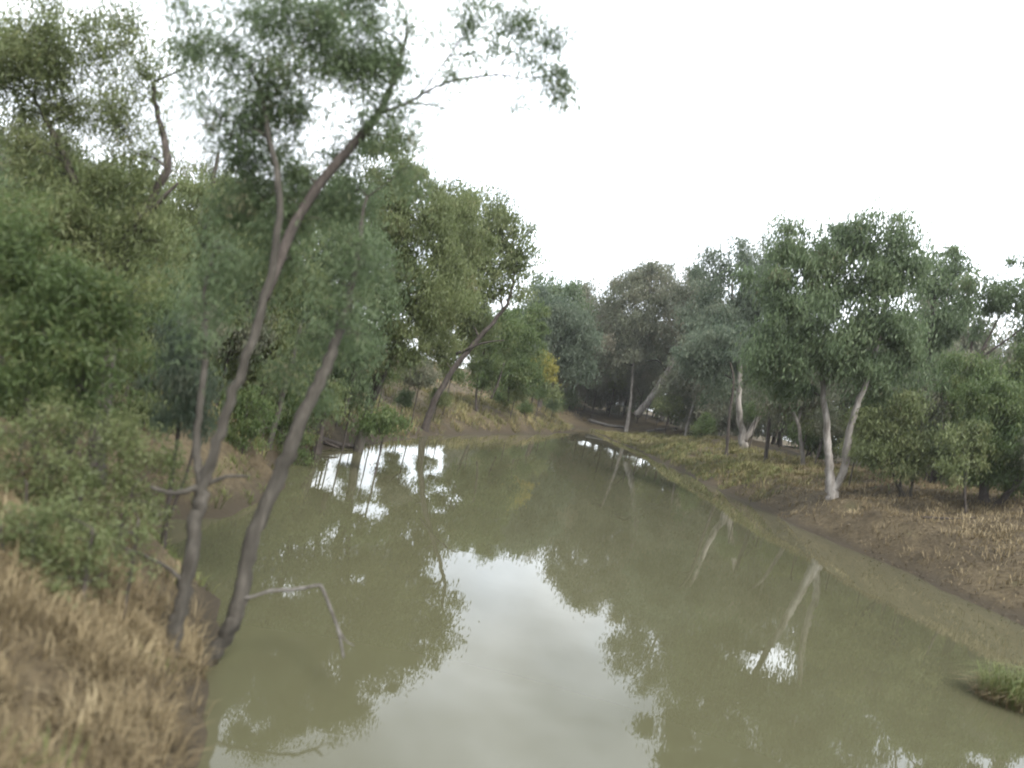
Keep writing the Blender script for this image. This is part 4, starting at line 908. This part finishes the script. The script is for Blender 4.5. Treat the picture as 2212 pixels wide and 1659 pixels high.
# grassy hummock standing in the water by the right edge
hc = P(2165, 1500, 15.0)
hx, hy = float(hc[0]), 15.0
root = empty('grass_hummock', (hx + 1.0, hy, 0))
tag(root, 'small hummock with green top and brown skirts standing in the water at the right edge', 'hummock')
rg = np.random.RandomState(9)
n_a, n_r = 22, 7
vv = [(hx + 1.1, hy, .24)]
for i in range(1, n_r):
    for j in range(n_a):
        a = j / n_a * 2 * math.pi; k = i / (n_r - 1)
        rad = k * (1 + .12 * math.sin(3 * a + 1) + rg.normal(0, .03))
        vv.append((hx + 1.1 + rad * 1.5 * math.cos(a), hy + rad * .7 * math.sin(a), (.22 + .1 * np.sin(3 * a)) * (1 - k ** 1.6) - .10 * (k > .95) + rg.normal(0, .015)))
ff, ll = [], []
for j in range(n_a):
    ff.append(3); ll += [0, 1 + j, 1 + (j + 1) % n_a]
for i in range(n_r - 2):
    for j in range(n_a):
        a0 = 1 + i * n_a + j; a1 = 1 + i * n_a + (j + 1) % n_a
        ff.append(4); ll += [a0, a0 + n_a, a1 + n_a, a1]
o = mesh_obj('mud_mound', vv, ff, ll, M_SOIL, smooth=True); offset_parent(o, root)
def hump_blades(n, hmin, hmax, wid, rmin, rmax, up, tint, seed):
    rng = np.random.RandomState(seed)
    a = rng.uniform(0, 6.28, n); k = np.sqrt(rng.uniform(rmin ** 2, rmax ** 2, n))
    x = hx + 1.1 + k * 1.5 * np.cos(a); y = hy + k * .7 * np.sin(a); z = (.22 + .1 * np.sin(3 * a)) * (1 - k ** 1.6) - .03
    hs = rng.uniform(hmin, hmax, n); a2 = a + rng.normal(0, .6, n)
    o_ = np.stack((np.cos(a2), np.sin(a2), 0 * a), -1); s_ = np.stack((-np.sin(a2), np.cos(a2), 0 * a), -1) * wid
    p0 = np.stack((x, y, z), -1); le = rng.uniform(.15, 1, n)
    p1 = p0 + o_ * (hs * le * .45)[:, None] + np.array((0, 0, 1.)) * (hs * up * .7)[:, None]
    p2 = p0 + o_ * (hs * le * 1.1)[:, None] + np.array((0, 0, 1.)) * (hs * up * (1 - .6 * le))[:, None]
    v = np.empty((n, 5, 3), np.float32)
    v[:, 0] = p0 - s_; v[:, 1] = p0 + s_; v[:, 2] = p1 + s_ * .8; v[:, 3] = p1 - s_ * .8; v[:, 4] = p2
    base = (np.arange(n) * 5)[:, None]
    loops = np.concatenate((base + np.array((0, 1, 2, 3)), base + np.array((3, 2, 4))), 1)
    return v.reshape(-1, 3), np.tile((4, 3), n), loops.ravel(), np.repeat(np.clip(rng.normal(tint, .2, n), 0, 1), 2)
v, c, l, t = hump_blades(2400, .15, .95, .006, 0, .98, .9, .35, 1)
o = mesh_obj('grass_top', v, c, l, M_FRESH, tint=t); offset_parent(o, root); o['kind'] = 'stuff'
v, c, l, t = hump_blades(2600, .2, .9, .006, .2, 1.02, .55, .3, 2)
o = mesh_obj('dry_skirt', v, c, l, M_STRAW, tint=t); offset_parent(o, root); o['kind'] = 'stuff'

# thin summer haze in the air
hz = bpy.data.materials.new('haze_air'); hz.use_nodes = True
hn = hz.node_tree.nodes; hn.clear()
ho = hn.new('ShaderNodeOutputMaterial'); hv = hn.new('ShaderNodeVolumePrincipled')
hv.inputs['Color'].default_value = (0.96, 0.98, 0.98, 1); hv.inputs['Density'].default_value = 0.00022
hz.node_tree.links.new(hv.outputs[0], ho.inputs['Volume'])
x0, x1, y0, y1, z0, z1 = -1900, 1900, -400, 3100, -4, 45
hv_ = [(x, y, z) for z in (z0, z1) for y in (y0, y1) for x in (x0, x1)]
hf = [0, 2, 3, 1, 4, 5, 7, 6, 0, 1, 5, 4, 2, 6, 7, 3, 0, 4, 6, 2, 1, 3, 7, 5]
tag(mesh_obj('haze', hv_, [4] * 6, hf, hz), 'thin pale haze in the air over the creek', kind='stuff')

print('LEAVES', LEAFSUM[0], 'TRIS', sum(len(m_.loops) - 2 * len(m_.polygons) for m_ in bpy.data.meshes))
